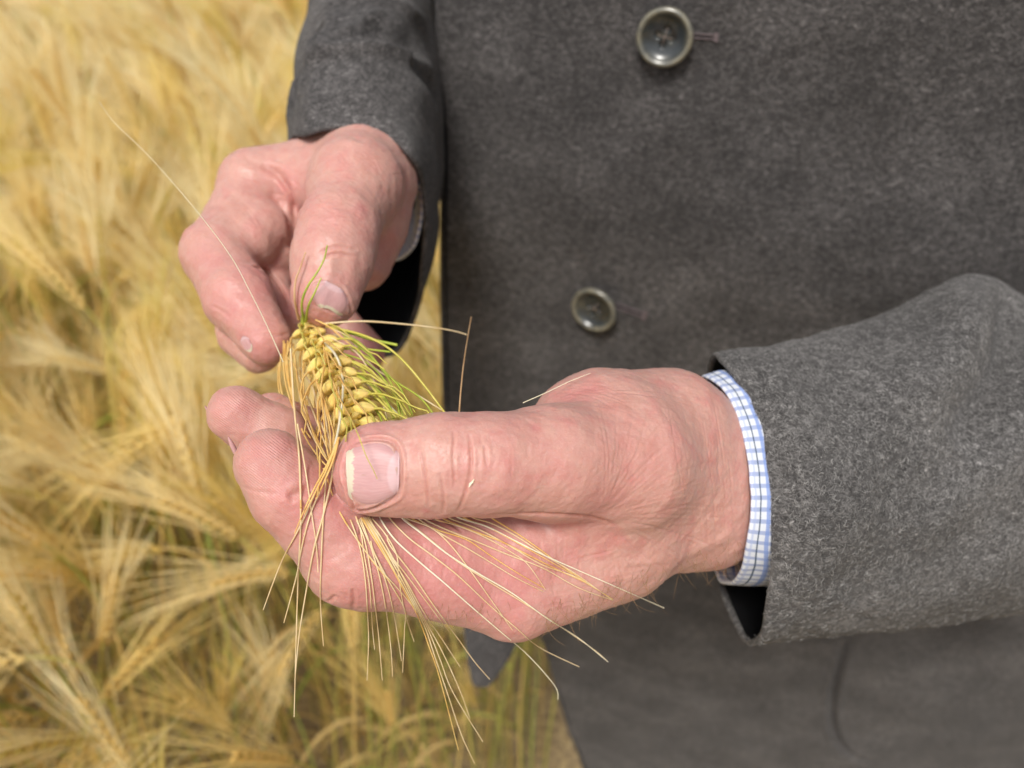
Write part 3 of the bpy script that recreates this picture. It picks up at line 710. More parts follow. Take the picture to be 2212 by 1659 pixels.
# ---- corner of the other front panel hanging behind the near hand
fl = [(1010, 960, 560), (1060, 1000, 556), (1120, 1100, 552), (1150, 1240, 556), (1136, 1345, 560), (1112, 1400, 566), (1082, 1452, 572), (1056, 1484, 576), (1036, 1486, 578), (1020, 1478, 580), (1010, 1430, 580), (1000, 1350, 578), (985, 1200, 574), (985, 1050, 566)]
P = catmull([S(*q) for q in fl], 90, True); cz = P.mean(0); V, F = [], []
K = 14
for side in (0, 1):
    for i in range(K + 1):
        f = i / K; ring = cz + (P - cz) * f; ring = ring + np.stack([0 * ring[:, 0], 0 * ring[:, 0], 2.2 * smooth_noise(ring, 60, 9)], 1)
        V.append(ring + np.array([0, 0, -2.6 * side + (0.9 if side else -0.9) * (f > 0.98)]))
V = np.array(V).reshape(-1, 3); n = 90; j = np.arange(n); j2 = (j + 1) % n
for s0 in (0, (K + 1) * n):
    for i in range(K): F.append(np.stack([s0 + i * n + j, s0 + i * n + j2, s0 + (i + 1) * n + j2, s0 + (i + 1) * n + j], -1))
F.append(np.stack([K * n + j, K * n + j2, (K + 1) * n + K * n + j2, (K + 1) * n + K * n + j], -1))
o = obj('panel_corner', c2w(V), np.concatenate(F), M_COAT, coat)

# ---- buttons
def mat_button():
    t = NT('horn_button'); v = t.coord(); n = t.noise(v, 120, 4, 0.6, 1.0)
    rim = t.attr('rim')
    c = t.ramp(n, [(0.32, (0.010, 0.012, 0.014)), (0.55, (0.028, 0.034, 0.038)), (0.72, (0.06, 0.058, 0.045))])
    c2 = t.ramp(n, [(0.35, (0.15, 0.15, 0.13)), (0.6, (0.30, 0.27, 0.19))])
    c = t.mix(t.math('MULTIPLY', rim, 0.6, clamp=True), c, c2)
    return t.out(t.pbsdf(**{'Base Color': c, 'Roughness': 0.30, 'Specular IOR Level': 0.75, 'Coat Weight': 0.2, 'Coat Roughness': 0.15}))
M_BUTTON = mat_button()
M_THREAD = mat_plain('sewing_thread', (0.22, 0.18, 0.16), 0.9, 0.1, scale=900)
def frame_at(u, v, cast, tiltx=0.0, tilty=0.0):
    p, n = cast(u, v); n = n / np.linalg.norm(n)
    if n[2] < 0: n = -n
    n = n + np.array([tiltx, tilty, 0]); n /= np.linalg.norm(n)
    x = np.cross(np.array([0, 1, 0]), n); x /= np.linalg.norm(x); y = np.cross(n, x); return p, x, y, n
def make_button(u, v, rad, tx, ty, rot):
    p, x, y, n = frame_at(u, v, CAST_T, tx, ty); n0 = CAST_T(u, v)[1]
    p = p + n * 2.2
    # lathe profile of a deep dished button (radius, height, rimness)
    pr = [(0.0, 1.3, 0), (0.15, 1.35, 0), (0.30, 1.5, 0), (0.46, 1.85, 0), (0.60, 2.45, 0), (0.71, 3.3, .1), (0.79, 4.4, .4), (0.85, 4.95, 1), (0.91, 5.1, 1), (0.975, 4.5, 1), (1.0, 3.6, 1), (0.985, 2.5, .8), (0.90, 1.4, .3), (0.70, 0.6, 0), (0.35, 0.3, 0), (0.0, 0.3, 0)]
    pr = catmull(np.array(pr), 110); N = 96
    a = np.linspace(0, 2 * math.pi, N, endpoint=False)
    rr, hh, ri = pr[:, 0] * rad, pr[:, 1], np.clip(pr[:, 2], 0, 1)
    ca, sa = np.cos(a + rot), np.sin(a + rot)
    HX, HY = rr[:, None] * ca, rr[:, None] * sa; H = np.repeat(hh[:, None], N, 1)
    top = np.arange(len(rr)) < 50
    for hx, hy in ((1, 1), (-1, 1), (1, -1), (-1, -1)):
        q = 2.5; cx, cy = hx * q * math.cos(rot) - hy * q * math.sin(rot), hx * q * math.sin(rot) + hy * q * math.cos(rot)
        dd = np.hypot(HX - cx, HY - cy); H = H - np.where(top[:, None], 3.4 * (1 / (1 + np.exp((dd - 1.5) * 11))), 0)
    V = p + HX[..., None] * x + HY[..., None] * y + H[..., None] * n
    nn = len(rr); i = np.arange(nn - 1)[:, None] * N; j = np.arange(N)[None]; j2 = (j + 1) % N
    F = np.stack([i + j, i + j2, i + N + j2, i + N + j], -1).reshape(-1, 4)
    b = obj('button', c2w(V.reshape(-1, 3)), F, M_BUTTON, coat, attrs={'rim': np.repeat(ri, N)})
    # thread crossing between the four holes
    bag = Bag()
    hs_ = [(hx * 2.5, hy * 2.5) for hx, hy in ((1, 1), (1, -1), (-1, -1), (-1, 1))]
    R2 = lambda q: (q[0] * math.cos(rot) - q[1] * math.sin(rot), q[0] * math.sin(rot) + q[1] * math.cos(rot))
    for a_, b_ in ((0, 2), (1, 3)):
        for o_ in (-.15, .15):
            A, B = R2(hs_[a_]), R2(hs_[b_]); A = np.array(A); B = np.array(B); s_ = np.array([-(B - A)[1], (B - A)[0]]); s_ /= np.linalg.norm(s_) + 1e-9
            pts = []
            for k_ in np.linspace(0, 1, 9):
                q = A + (B - A) * k_ + s_ * o_; hgt = 0.9 + 1.35 * math.sin(math.pi * min(1, max(0, k_))) ** 0.35
                pts.append(p + x * q[0] + y * q[1] + n * hgt)
            bag.add(*tube(pts, 0.12, 5))
    Vv, Fv = bag.get(); obj('button_thread', c2w(Vv), Fv, M_THREAD, coat)
    return b
b1 = make_button(1440, 76, 13.2, -0.05, 0.02, 0.35); tag(b1, 'upper coat button, grey horn with four holes')
b2 = make_button(1291, 660, 14.0, -0.15, -0.01, 0.15); tag(b2, 'lower coat button, tilted with an olive rim')
# buttonholes: worked slits with a raised thread edge
M_HOLE = mat_plain('buttonhole_thread', (0.15, 0.12, 0.125), 0.9, 0.1, scale=900)
for A, B in (((1490, 78), (1546, 82)), ((1330, 660), (1392, 682))):
    bag = Bag(); A, B = np.array(A, float), np.array(B, float); dr = (B - A) / np.linalg.norm(B - A); pn = np.array([-dr[1], dr[0]])
    for sgn in (-1, 1):
        L = [A + (B - A) * t_ + pn * sgn * 4.5 for t_ in np.linspace(0, 1, 34)]
        pts = []
        for k_, q in enumerate(L):
            h_, n_ = CAST_T(*q); pts.append(h_ + np.array([0, 0, 0.45 + 0.15 * (k_ % 2)]))
        bag.add(*tube(pts, 0.42, 5))
    for k_ in range(5):                 # bar tack at the end
        L = [B + dr * (k_ * 1.6 - 3) + pn * t_ for t_ in (-10, -4, 4, 10)]
        pts = [CAST_T(*q)[0] + np.array([0, 0, 0.7]) for q in L]; bag.add(*tube(pts, 0.4, 5))
    Vv, Fv = bag.get(); obj('buttonhole', c2w(Vv), Fv, M_HOLE, coat)
    pts = [CAST_T(*(A + (B - A) * t_))[0] + np.array([0, 0, 0.25]) for t_ in np.linspace(0, 1, 8)]
    Vv, Fv = tube(pts, 0.3, 5); obj('buttonhole_slit', c2w(Vv), Fv, M_LINING, coat)

# ---- shirt: a cuff round each wrist
def mat_shirt(name, nu_, L, soft=False):
    """checked cotton: uv.x runs round the cuff in mm, uv.y from the edge inwards in mm"""
    t = NT(name); uvn = t.n('ShaderNodeTexCoord').outputs['UV']; sp = t.n('ShaderNodeSeparateXYZ', inp={0: uvn}); a, b = sp.outputs[0], sp.outputs[1]
    def band(x, c, w_, s_=0.12):
        return t.math('SUBTRACT', 1.0, t.n('ShaderNodeMapRange', interpolation_type='SMOOTHSTEP', inp={0: t.math('ABSOLUTE', t.math('SUBTRACT', x, c)), 1: w_ - s_, 2: w_ + s_, 3: 0.0, 4: 1.0}).outputs[0])
    per = t.math('MODULO', a, 3.75)
    white, blue, navy = (0.66, 0.69, 0.76), (0.20, 0.29, 0.62), (0.035, 0.065, 0.11)
    col = t.mix(t.math('MULTIPLY', band(per, 1.85, 0.70), 0.85), white, (0.29, 0.35, 0.56))
    col = t.mix(t.math('MULTIPLY', band(b, 5.6, 0.75), 0.80), col, (0.20, 0.29, 0.60))
    col = t.mix(t.math('MULTIPLY', band(b, 0.6, 0.35), 0.5), col, (0.35, 0.42, 0.68))
    col = t.mix(t.math('MULTIPLY', band(b, 2.5, 0.24), 0.92), col, navy)
    wv1 = t.math('SINE', t.math('MULTIPLY', a, 22.0)); wv2 = t.math('SINE', t.math('MULTIPLY', b, 22.0))
    wv = t.math('MULTIPLY', wv1, wv2); nn = t.noise(t.coord(), 900, 2, 0.5)
    bb = t.bump(wv, 0.25, 0.0002); bb = t.bump(nn, 0.2, 0.0004, bb)
    st = t.math('MULTIPLY', band(b, 4.0, 0.22), band(t.math('MODULO', a, 2.2), 1.1, 0.55)); bb = t.bump(st, -0.5, 0.0005, bb)
    return t.out(t.pbsdf(**{'Base Color': col, 'Roughness': 0.85, 'Specular IOR Level': 0.2, 'Subsurface Weight': 0.0, 'Normal': bb}))
M_SHIRT = mat_shirt('checked_cotton', 0, 0)
shirt = empty('shirt', (0, 0, 0)); shirt.parent = person; tag(shirt, 'white shirt with a fine blue check')
def cuff(rings, nu, nv, thick=1.3, label=None):
    R_, N_ = loft([ring_from(r_) for r_ in rings], nu, nv, thick)
    R_ = R_ + N_ * (0.12 * smooth_noise(R_.reshape(-1, 3), 9, 5).reshape(R_.shape[:2]) + 0.25 * smooth_noise(R_.reshape(-1, 3), 30, 6).reshape(R_.shape[:2]))[..., None]
    V, F, fm = wall(R_, N_, thick); nv_, nu_ = R_.shape[:2]
    seg = np.linalg.norm(np.diff(np.concatenate([R_[0], R_[0][:1]]), axis=0), axis=1); su = np.r_[0, np.cumsum(seg)][:nu_]
    sv = np.r_[0, np.cumsum(np.linalg.norm(np.diff(R_[:, nu_ // 4], axis=0), axis=1))]
    rows = list(sv[::-1]) + [0.0] * 5 + list(sv)
    uv = np.stack([np.tile(su, len(rows)), np.repeat(rows, nu_)], 1)
    o = obj('cuff', c2w(V), F, M_SHIRT, shirt, uv=uv)
    if label: tag(o, label)
    return o
near_cuff = [
 [(1522, 809, 281), (1566, 836, 268), (1603, 905, 259), (1623, 1000, 254), (1629, 1090, 252), (1620, 1175, 255), (1604, 1238, 266), (1575, 1262, 284), (1548, 1236, 304), (1536, 1100, 318), (1524, 950, 312), (1514, 850, 298)],
 [(1560, 800, 284), (1609, 829, 271), (1646, 900, 262), (1667, 1000, 257), (1674, 1090, 255), (1670, 1180, 258), (1668, 1242, 269), (1636, 1266, 288), (1596, 1240, 308), (1576, 1100, 322), (1564, 950, 318), (1554, 850, 302)],
 [(1620, 800, 292), (1690, 835, 276), (1720, 900, 268), (1740, 1000, 264), (1748, 1090, 263), (1744, 1180, 266), (1735, 1246, 278), (1700, 1266, 298), (1660, 1240, 320), (1640, 1100, 336), (1624, 950, 332), (1612, 850, 312)],
]
cuff(near_cuff, 240, 40, 1.3, 'crisp near cuff, white with blue checks and one navy line')
far_cuff = [
 [(680, 300, 340), (760, 292, 336), (840, 312, 338), (888, 362, 342), (913, 400, 342), (918, 440, 346), (911, 490, 352), (892, 540, 360), (850, 565, 376), (790, 560, 388), (730, 500, 392), (690, 400, 376)],
 [(682, 280, 344), (762, 270, 340), (846, 288, 342), (890, 332, 350), (905, 378, 356), (912, 425, 362), (906, 480, 370), (890, 530, 378), (855, 552, 388), (795, 540, 400), (735, 480, 402), (694, 380, 386)],
 [(700, 200, 370), (780, 190, 366), (860, 210, 370), (895, 250, 384), (910, 300, 392), (915, 350, 400), (905, 400, 408), (905, 450, 412), (860, 470, 424), (800, 450, 432), (740, 390, 430), (708, 290, 410)],
]
cuff(far_cuff, 200, 30, 1.6, 'blurred grey-blue edge of the far cuff')
# ---- trousers and shoes, out of frame below the coat
M_TR = mat_plain('dark_trousers', (0.02, 0.02, 0.025), 0.9, 0.1)
M_SHOE = mat_plain('brown_leather', (0.06, 0.03, 0.018), 0.35, 0.5)
trs = empty('trousers', (0, 0, 0)); trs.parent = person
for sx in (0, 1):
    cx, cy = 0.17 + 0.17 * sx, 0.62 - 0.04 * sx
    Vv, Fv = tube([(cx, cy, 0.95), (cx, cy, 0.7), (cx, cy - .01, 0.45), (cx, cy, 0.25), (cx, cy, 0.07)], np.array([.085, .08, .065, .06, .062]), 24)
    obj('trouser_leg', Vv, Fv, M_TR, trs)
    Vv, Fv = tube([(cx, cy + .06, 0.045), (cx, cy + .02, 0.05), (cx, cy - .05, 0.045), (cx - .01, cy - .13, .035), (cx - .012, cy - .17, .028), (cx - .012, cy - .185, .022)], np.array([.02, .045, .045, .048, .036, .006]), 20)
    obj('shoe', Vv, Fv, M_SHOE, person)
print('clothes', round(time.time() - T0, 1))
# ------------------------------------------------------------ the barley ear held between the hands
def mat_grain():
    t = NT('barley_grain'); tc = t.n('ShaderNodeTexCoord'); oi = t.n('ShaderNodeObjectInfo').outputs['Random']
    uvn = tc.outputs['UV']; sp = t.n('ShaderNodeSeparateXYZ', inp={0: uvn}); s_ = sp.outputs[0]
    n = t.noise(t.n('ShaderNodeMapping', inp={'Vector': uvn, 'Scale': (2.0, 18.0, 1)}).outputs[0], 1.5, 3, 0.7)
    c = t.ramp(t.math('ADD', t.math('MULTIPLY', n, 0.6), t.math('MULTIPLY', oi, 0.4)), [(0.2, (0.72, 0.51, 0.13)), (0.5, (0.90, 0.74, 0.24)), (0.8, (0.90, 0.72, 0.24))])
    c = t.mix(t.ramp(s_, [(0.62, 0.0), (0.95, 0.75)]), c, (0.62, 0.42, 0.14)); c = t.mix(t.ramp(s_, [(0.0, 0.7), (0.25, 0.0)]), c, (0.62, 0.50, 0.20))
    return t.out(t.pbsdf(**{'Base Color': c, 'Roughness': 0.42, 'Specular IOR Level': 0.45, 'Subsurface Weight': 0.25, 'Subsurface Radius': (1, .7, .2), 'Subsurface Scale': 0.0012, 'Normal': t.bump(n, 0.6, 0.0003)}))
M_GRAIN = mat_grain()
def mat_awn(name, a, b):
    t = NT(name); n = t.noise(t.coord(), 160, 3, 0.6); c = t.ramp(n, [(0.35, a), (0.65, b)])
    p = t.pbsdf(**{'Base Color': c, 'Roughness': 0.38, 'Specular IOR Level': 0.5}); tr = t.n('ShaderNodeBsdfTranslucent', inp={'Color': c}).outputs[0]
    return t.out(t.n('ShaderNodeMixShader', inp={0: 0.25, 1: p, 2: tr}).outputs[0])
M_AW = {'o': mat_awn('orange_awn', (0.80, 0.48, 0.13), (0.92, 0.68, 0.26)), 'p': mat_awn('pale_awn', (0.82, 0.62, 0.33), (0.90, 0.76, 0.50)), 'g': mat_awn('green_awn', (0.38, 0.50, 0.06), (0.58, 0.62, 0.10)),
        'y': mat_awn('yellow_awn', (0.66, 0.60, 0.10), (0.80, 0.70, 0.20)), 'w': mat_awn('white_awn', (0.92, 0.86, 0.62), (0.95, 0.91, 0.75)), 'b': mat_awn('brown_awn', (0.60, 0.36, 0.17), (0.74, 0.50, 0.28))}
EA, EB = S(652, 706, 281), S(786, 985, 226)
ear = empty('barley_ear', Vector(SW(652, 706, 281)))
tag(ear, 'ripe yellow barley ear with long awns held between the two hands', 'barley ear')
ax = (EB - EA); EL = np.linalg.norm(ax); ax /= EL
toc = -(EA + EB) / 2; toc /= np.linalg.norm(toc); nz = toc - ax * toc.dot(ax); nz /= np.linalg.norm(nz); sx = np.cross(ax, nz)      # sx: sideways, nz: towards the viewer
if sx[0] < 0: sx = -sx
def grain_mesh():
    """plump kernel, base at the origin, growing along +x (1 = full length), flat side down, five nerves"""
    n, m = 15, 20; V, UV = [], []
    for i in range(n):
        t_ = i / (n - 1); r_ = 0.5 * (max(t_, .004) ** 0.5) * (max(1 - t_, .004) ** 0.72) / 0.475
        for j in range(m):
            a = 2 * math.pi * j / m; rid = 1 + 0.085 * math.cos(5 * a) * math.sin(math.pi * t_)
            groove = 1 - 0.22 * math.exp(-((a - math.pi * 1.5) / 0.35) ** 2)
            V.append((t_, r_ * math.cos(a) * rid, r_ * math.sin(a) * 0.86 * rid * groove)); UV.append((t_, j / m))
    F = [(i * m + j, i * m + (j + 1) % m, (i + 1) * m + (j + 1) % m, (i + 1) * m + j) for i in range(n - 1) for j in range(m)]
    return np.array(V), np.array(F), np.array(UV)
gV, gF, gUV = grain_mesh(); GM = mesh_of('grain', gV * 0.001, gF, [M_GRAIN], uv=gUV)
ng_ = 0; tips = []
rr_ = np.random.default_rng(5); NODES = 22
for k in range(NODES):
    f = (k + 0.3) / NODES; side = 1 if k % 2 == 0 else -1
    c0 = EA + ax * EL * f + sx * 3.0 * math.sin(f * 3.0)
    for q, th in enumerate((-68, -4, 62)):
        # columns: +-sx sides, middle ones lean to the viewer
        a = math.radians((38 if side > 0 else 142) + (th if side > 0 else -th) + rr_.normal(0, 4)); out_ = sx * math.cos(a) + nz * math.sin(a)
        g = ax * 0.86 + out_ * (0.74 + rr_.normal(0, .05)); g /= np.linalg.norm(g); up = out_ - g * out_.dot(g); up /= np.linalg.norm(up); sd = np.cross(g, up)
        L = (10.6 if 1 < k < NODES - 2 else 8.0) * (0.72 if q == 2 else 1.0) * rr_.uniform(.93, 1.07) * (0.82 + 0.18 * min(1, f * 4)); W_ = L * (0.50 if abs(th) < 10 else 0.45)
        b0 = c0 + out_ * 1.2
        Mx = np.eye(4); R3 = np.stack([g * L, sd * W_, up * W_], 1); Mx[:3, :3] = ROT @ R3
        o = bpy.data.objects.new('grain', GM); link(o, ear)
        M4 = Matrix([list(map(float, r_)) for r_ in Mx]); M4.translation = Vector(c2w(b0) - np.array(ear.location)); o.matrix_basis = M4
        tips.append((f, side, q, b0 + g * L * 0.97, g, out_)); ng_ += 1
# rachis and the cut straw end at the far fingertips
Pst = [EA + ax * EL * t_ + sx * 3.0 * math.sin(t_ * 3.0) for t_ in np.linspace(0.98, 0, 10)]
Vv, Fv = tube(np.array(Pst), 1.1, 6); obj('rachis', c2w(Vv), Fv, M_AW['y'], ear)
for L in ([(652, 710, 280), (655, 690, 280), (648, 676, 279), (640, 668, 280)], [(656, 706, 279), (657, 682, 277), (664, 655, 274), (676, 628, 271)]):
    Vv, Fv = tube(catmull([S(*q) for q in L], 14), np.linspace(1.0, 0.45, 14), 6); obj('straw_fibre', c2w(Vv), Fv, M_AW['g'], ear)

AWN_N = [0]
def awn(pts, kind='p', d0=None, d1=None, r0=0.30, r1=0.12, parent=ear, name='awn', hand=True, curl=0.0):
    """pts (u, v[, d]); depth runs evenly from d0 to d1 and is lifted clear of the skin it lies on"""
    P = np.array([p[:2] for p in pts], float); n = max(10, int(np.linalg.norm(np.diff(P, axis=0), axis=1).sum() / 11)); n = min(n, 90)
    Q = catmull(P, n * 2) if len(P) > 2 else P; Q = arc_resample(Q, n)
    t_ = np.linspace(0, 1, n)
    if len(pts[0]) > 2: s_ = np.linspace(0, 1, len(pts)); D = np.interp(t_, s_, [p[2] for p in pts])
    else: D = d0 + (d1 - d0) * t_
    if hand:
        lim = np.full(n, 1e9)
        for i, (u, v) in enumerate(Q):
            h = castA(u, v)[0]
            if h is not None and v > 1118 or (h is not None and u < 700 and v > 900): lim[i] = -h[2] - r0 - 0.35
        for _ in range(6):
            D = np.minimum(D, lim); Ds = D.copy(); Ds[1:-1] = (D[:-2] + D[1:-1] * 2 + D[2:]) / 4; D = Ds
        D = np.minimum(D, lim + 0.1)
    P3 = np.stack([S(u, v, d) for (u, v), d in zip(Q, D)]); rad = r0 + (r1 - r0) * t_ ** 1.2
    Vv, Fv = tube(P3, rad, 6); AWN_N[0] += 1
    return obj(name, c2w(Vv), Fv, M_AW[kind], parent)
def X4(L): return [(561.6 + .2865 * x, 622.1 + .2865 * y) for x, y in L]
def X2(L): return [(432 + .4168 * x, 777.7 + .4168 * y) for x, y in L]
# -- right-hand side: green and yellow awns arching over to the right
G = [([(560, 310), (700, 345), (850, 390), (1035, 430)], 'g', 268, 262, .52, .50), ([(500, 290), (760, 350), (950, 440), (1100, 570), (1250, 750), (1400, 950)], 'y', 268, 240, .42, .30),
 ([(600, 460), (760, 458), (980, 482)], 'g', 266, 256, .42, .35), ([(640, 540), (760, 590), (930, 700), (1020, 800), (1140, 962)], 'y', 258, 238, .45, .32),
 ([(690, 640), (820, 720), (930, 850), (1050, 975)], 'y', 252, 234, .5, .34), ([(745, 740), (860, 810), (960, 910), (1030, 980)], 'y', 246, 232, .45, .32),
 ([(790, 832), (870, 890), (955, 1000)], 'y', 240, 228, .45, .35), ([(805, 930), (845, 965), (868, 1022)], 'y', 236, 226, .45, .35),
 ([(690, 470), (860, 550), (1000, 690), (1200, 820), (1310, 955)], 'g', 262, 238, .38, .26), ([(600, 330), (760, 420), (880, 560), (1000, 740), (1055, 965)], 'g', 266, 236, .34, .24),
 ([(620, 345), (820, 500), (950, 640), (1060, 760), (1150, 950)], 'g', 264, 236, .36, .26), ([(760, 770), (830, 860), (900, 960), (920, 1010)], 'g', 246, 232, .4, .3),
 ([(560, 350), (700, 430), (860, 600), (1000, 690), (1370, 920)], 'p', 270, 240, .34, .22), ([(680, 610), (840, 750), (960, 870), (1062, 978)], 'w', 256, 235, .4, .25),
 ([(420, 240), (520, 290), (600, 360), (700, 440)], 'o', 266, 260, .3, .2), ([(520, 300), (620, 340), (700, 390), (740, 415)], 'p', 266, 260, .28, .2),
 ([(700, 560), (860, 650), (1000, 780), (1100, 960)], 'y', 252, 236, .38, .28), ([(740, 650), (900, 780), (980, 900), (1010, 985)], 'g', 250, 234, .36, .28), ([(760, 600), (860, 720), (940, 860), (1000, 985)], 'y', 252, 234, .34, .25),
 ([(640, 500), (800, 560), (960, 720), (1080, 960)], 'g', 260, 238, .3, .22), ([(540, 380), (720, 480), (820, 620), (900, 800), (960, 985)], 'p', 264, 236, .26, .18)]
for L, k_, a, b, r0, r1 in G: awn(X4(L), k_, a, b, r0, r1, hand=False)
# -- the bright white awn over the middle of the ear
awn(X4([(470, 405), (545, 470), (600, 570), (625, 700), (622, 830), (606, 980), (585, 1100), (560, 1210)]), 'w', 262, 208, .42, .30, hand=False)
# -- left side: orange awns falling past the ear towards the thumb
Lf = [([(180, 400), (178, 540), (190, 700), (230, 850), (300, 1010), (380, 1130)], 'o', 276, 232), ([(210, 400), (205, 560), (228, 760), (262, 900), (275, 1000)], 'o', 275, 238), ([(150, 560), (135, 660), (150, 800), (210, 975)], 'o', 276, 246),
 ([(230, 400), (232, 620), (245, 820), (262, 1000), (290, 1180), (303, 1400), (308, 1659)], 'o', 272, 204), ([(250, 420), (270, 600), (300, 800), (360, 980), (440, 1160), (510, 1290)], 'o', 270, 214),
 ([(330, 470), (325, 640), (340, 860), (390, 1060), (460, 1230), (530, 1330)], 'o', 266, 210), ([(360, 520), (420, 680), (470, 800), (520, 960), (560, 1120), (545, 1240)], 'o', 262, 208),
 ([(480, 440), (490, 560), (460, 760), (480, 960), (500, 1180), (520, 1280)], 'o', 258, 210), ([(500, 480), (540, 660), (600, 830), (680, 970), (715, 1050)], 'o', 254, 214), ([(520, 620), (560, 780), (560, 980), (550, 1160), (520, 1290)], 'o', 250, 208),
 ([(260, 590), (330, 760), (400, 930), (470, 1120), (530, 1270)], 'p', 268, 212), ([(300, 600), (400, 760), (440, 950), (500, 1130), (540, 1270)], 'p', 266, 212), ([(420, 700), (480, 900), (510, 1080), (545, 1250)], 'p', 258, 210),
 ([(190, 420), (200, 640), (260, 900), (340, 1120), (430, 1260), (500, 1340)], 'o', 274, 214), ([(160, 500), (150, 700), (200, 900), (290, 1060)], 'o', 275, 240), ([(270, 560), (290, 760), (340, 980), (420, 1160), (500, 1280)], 'p', 268, 214),
 ([(390, 560), (440, 760), (500, 930), (530, 1100), (535, 1250)], 'o', 258, 209), ([(350, 800), (420, 960), (490, 1100), (540, 1240)], 'o', 256, 212), ([(590, 700), (600, 900), (590, 1050), (555, 1200)], 'p', 246, 209)]
for L, k_, a, b in Lf:
    awn(X4(L), k_, a, b, .29, .23, hand=False)
awn([(756, 900, 216), (774, 940, 199), (790, 983, 196.5), (805, 1012, 197), (815, 1035, 199)], 'y', 0, 0, .16, .10, hand=False)
# hanging strands to the left of the thumb
H = [([(470, -60), (485, 200), (497, 340), (515, 520), (522, 830), (510, 1100), (500, 1400), (488, 1850)], 'p', 224, 236, .30), ([(505, 330), (545, 560), (580, 800), (603, 960), (612, 1100)], 'p', 210, 210, .22),
 ([(700, 440), (672, 540), (610, 660), (525, 850), (430, 1030), (370, 1180), (328, 1295)], 'p', 207, 224, .30), ([(690, 480), (640, 640), (575, 790), (530, 960), (500, 1120), (435, 1362)], 'p', 206, 222, .25),
 ([(706, 440), (685, 600), (640, 800), (590, 980), (550, 1200), (515, 1420), (492, 1659)], 'p', 206, 226, .30), ([(655, 600), (640, 800), (630, 1000), (624, 1240), (640, 1482)], 'p', 210, 224, .24),
 ([(720, 400), (660, 560), (590, 700), (540, 800)], 'o', 206, 206, .32), ([(700, 455), (650, 560), (585, 680), (535, 790), (490, 900)], 'o', 206, 206, .28), ([(715, 420), (690, 520), (640, 640), (600, 720)], 'o', 206, 206, .34),
 ([(640, 560), (668, 640), (700, 740), (760, 850), (830, 950), (900, 1050), (985, 1150)], 'o', 212, 214, .24)]
for L, k_, a, b, r_ in H: awn(X2(L), k_, a, b, r_, .13)
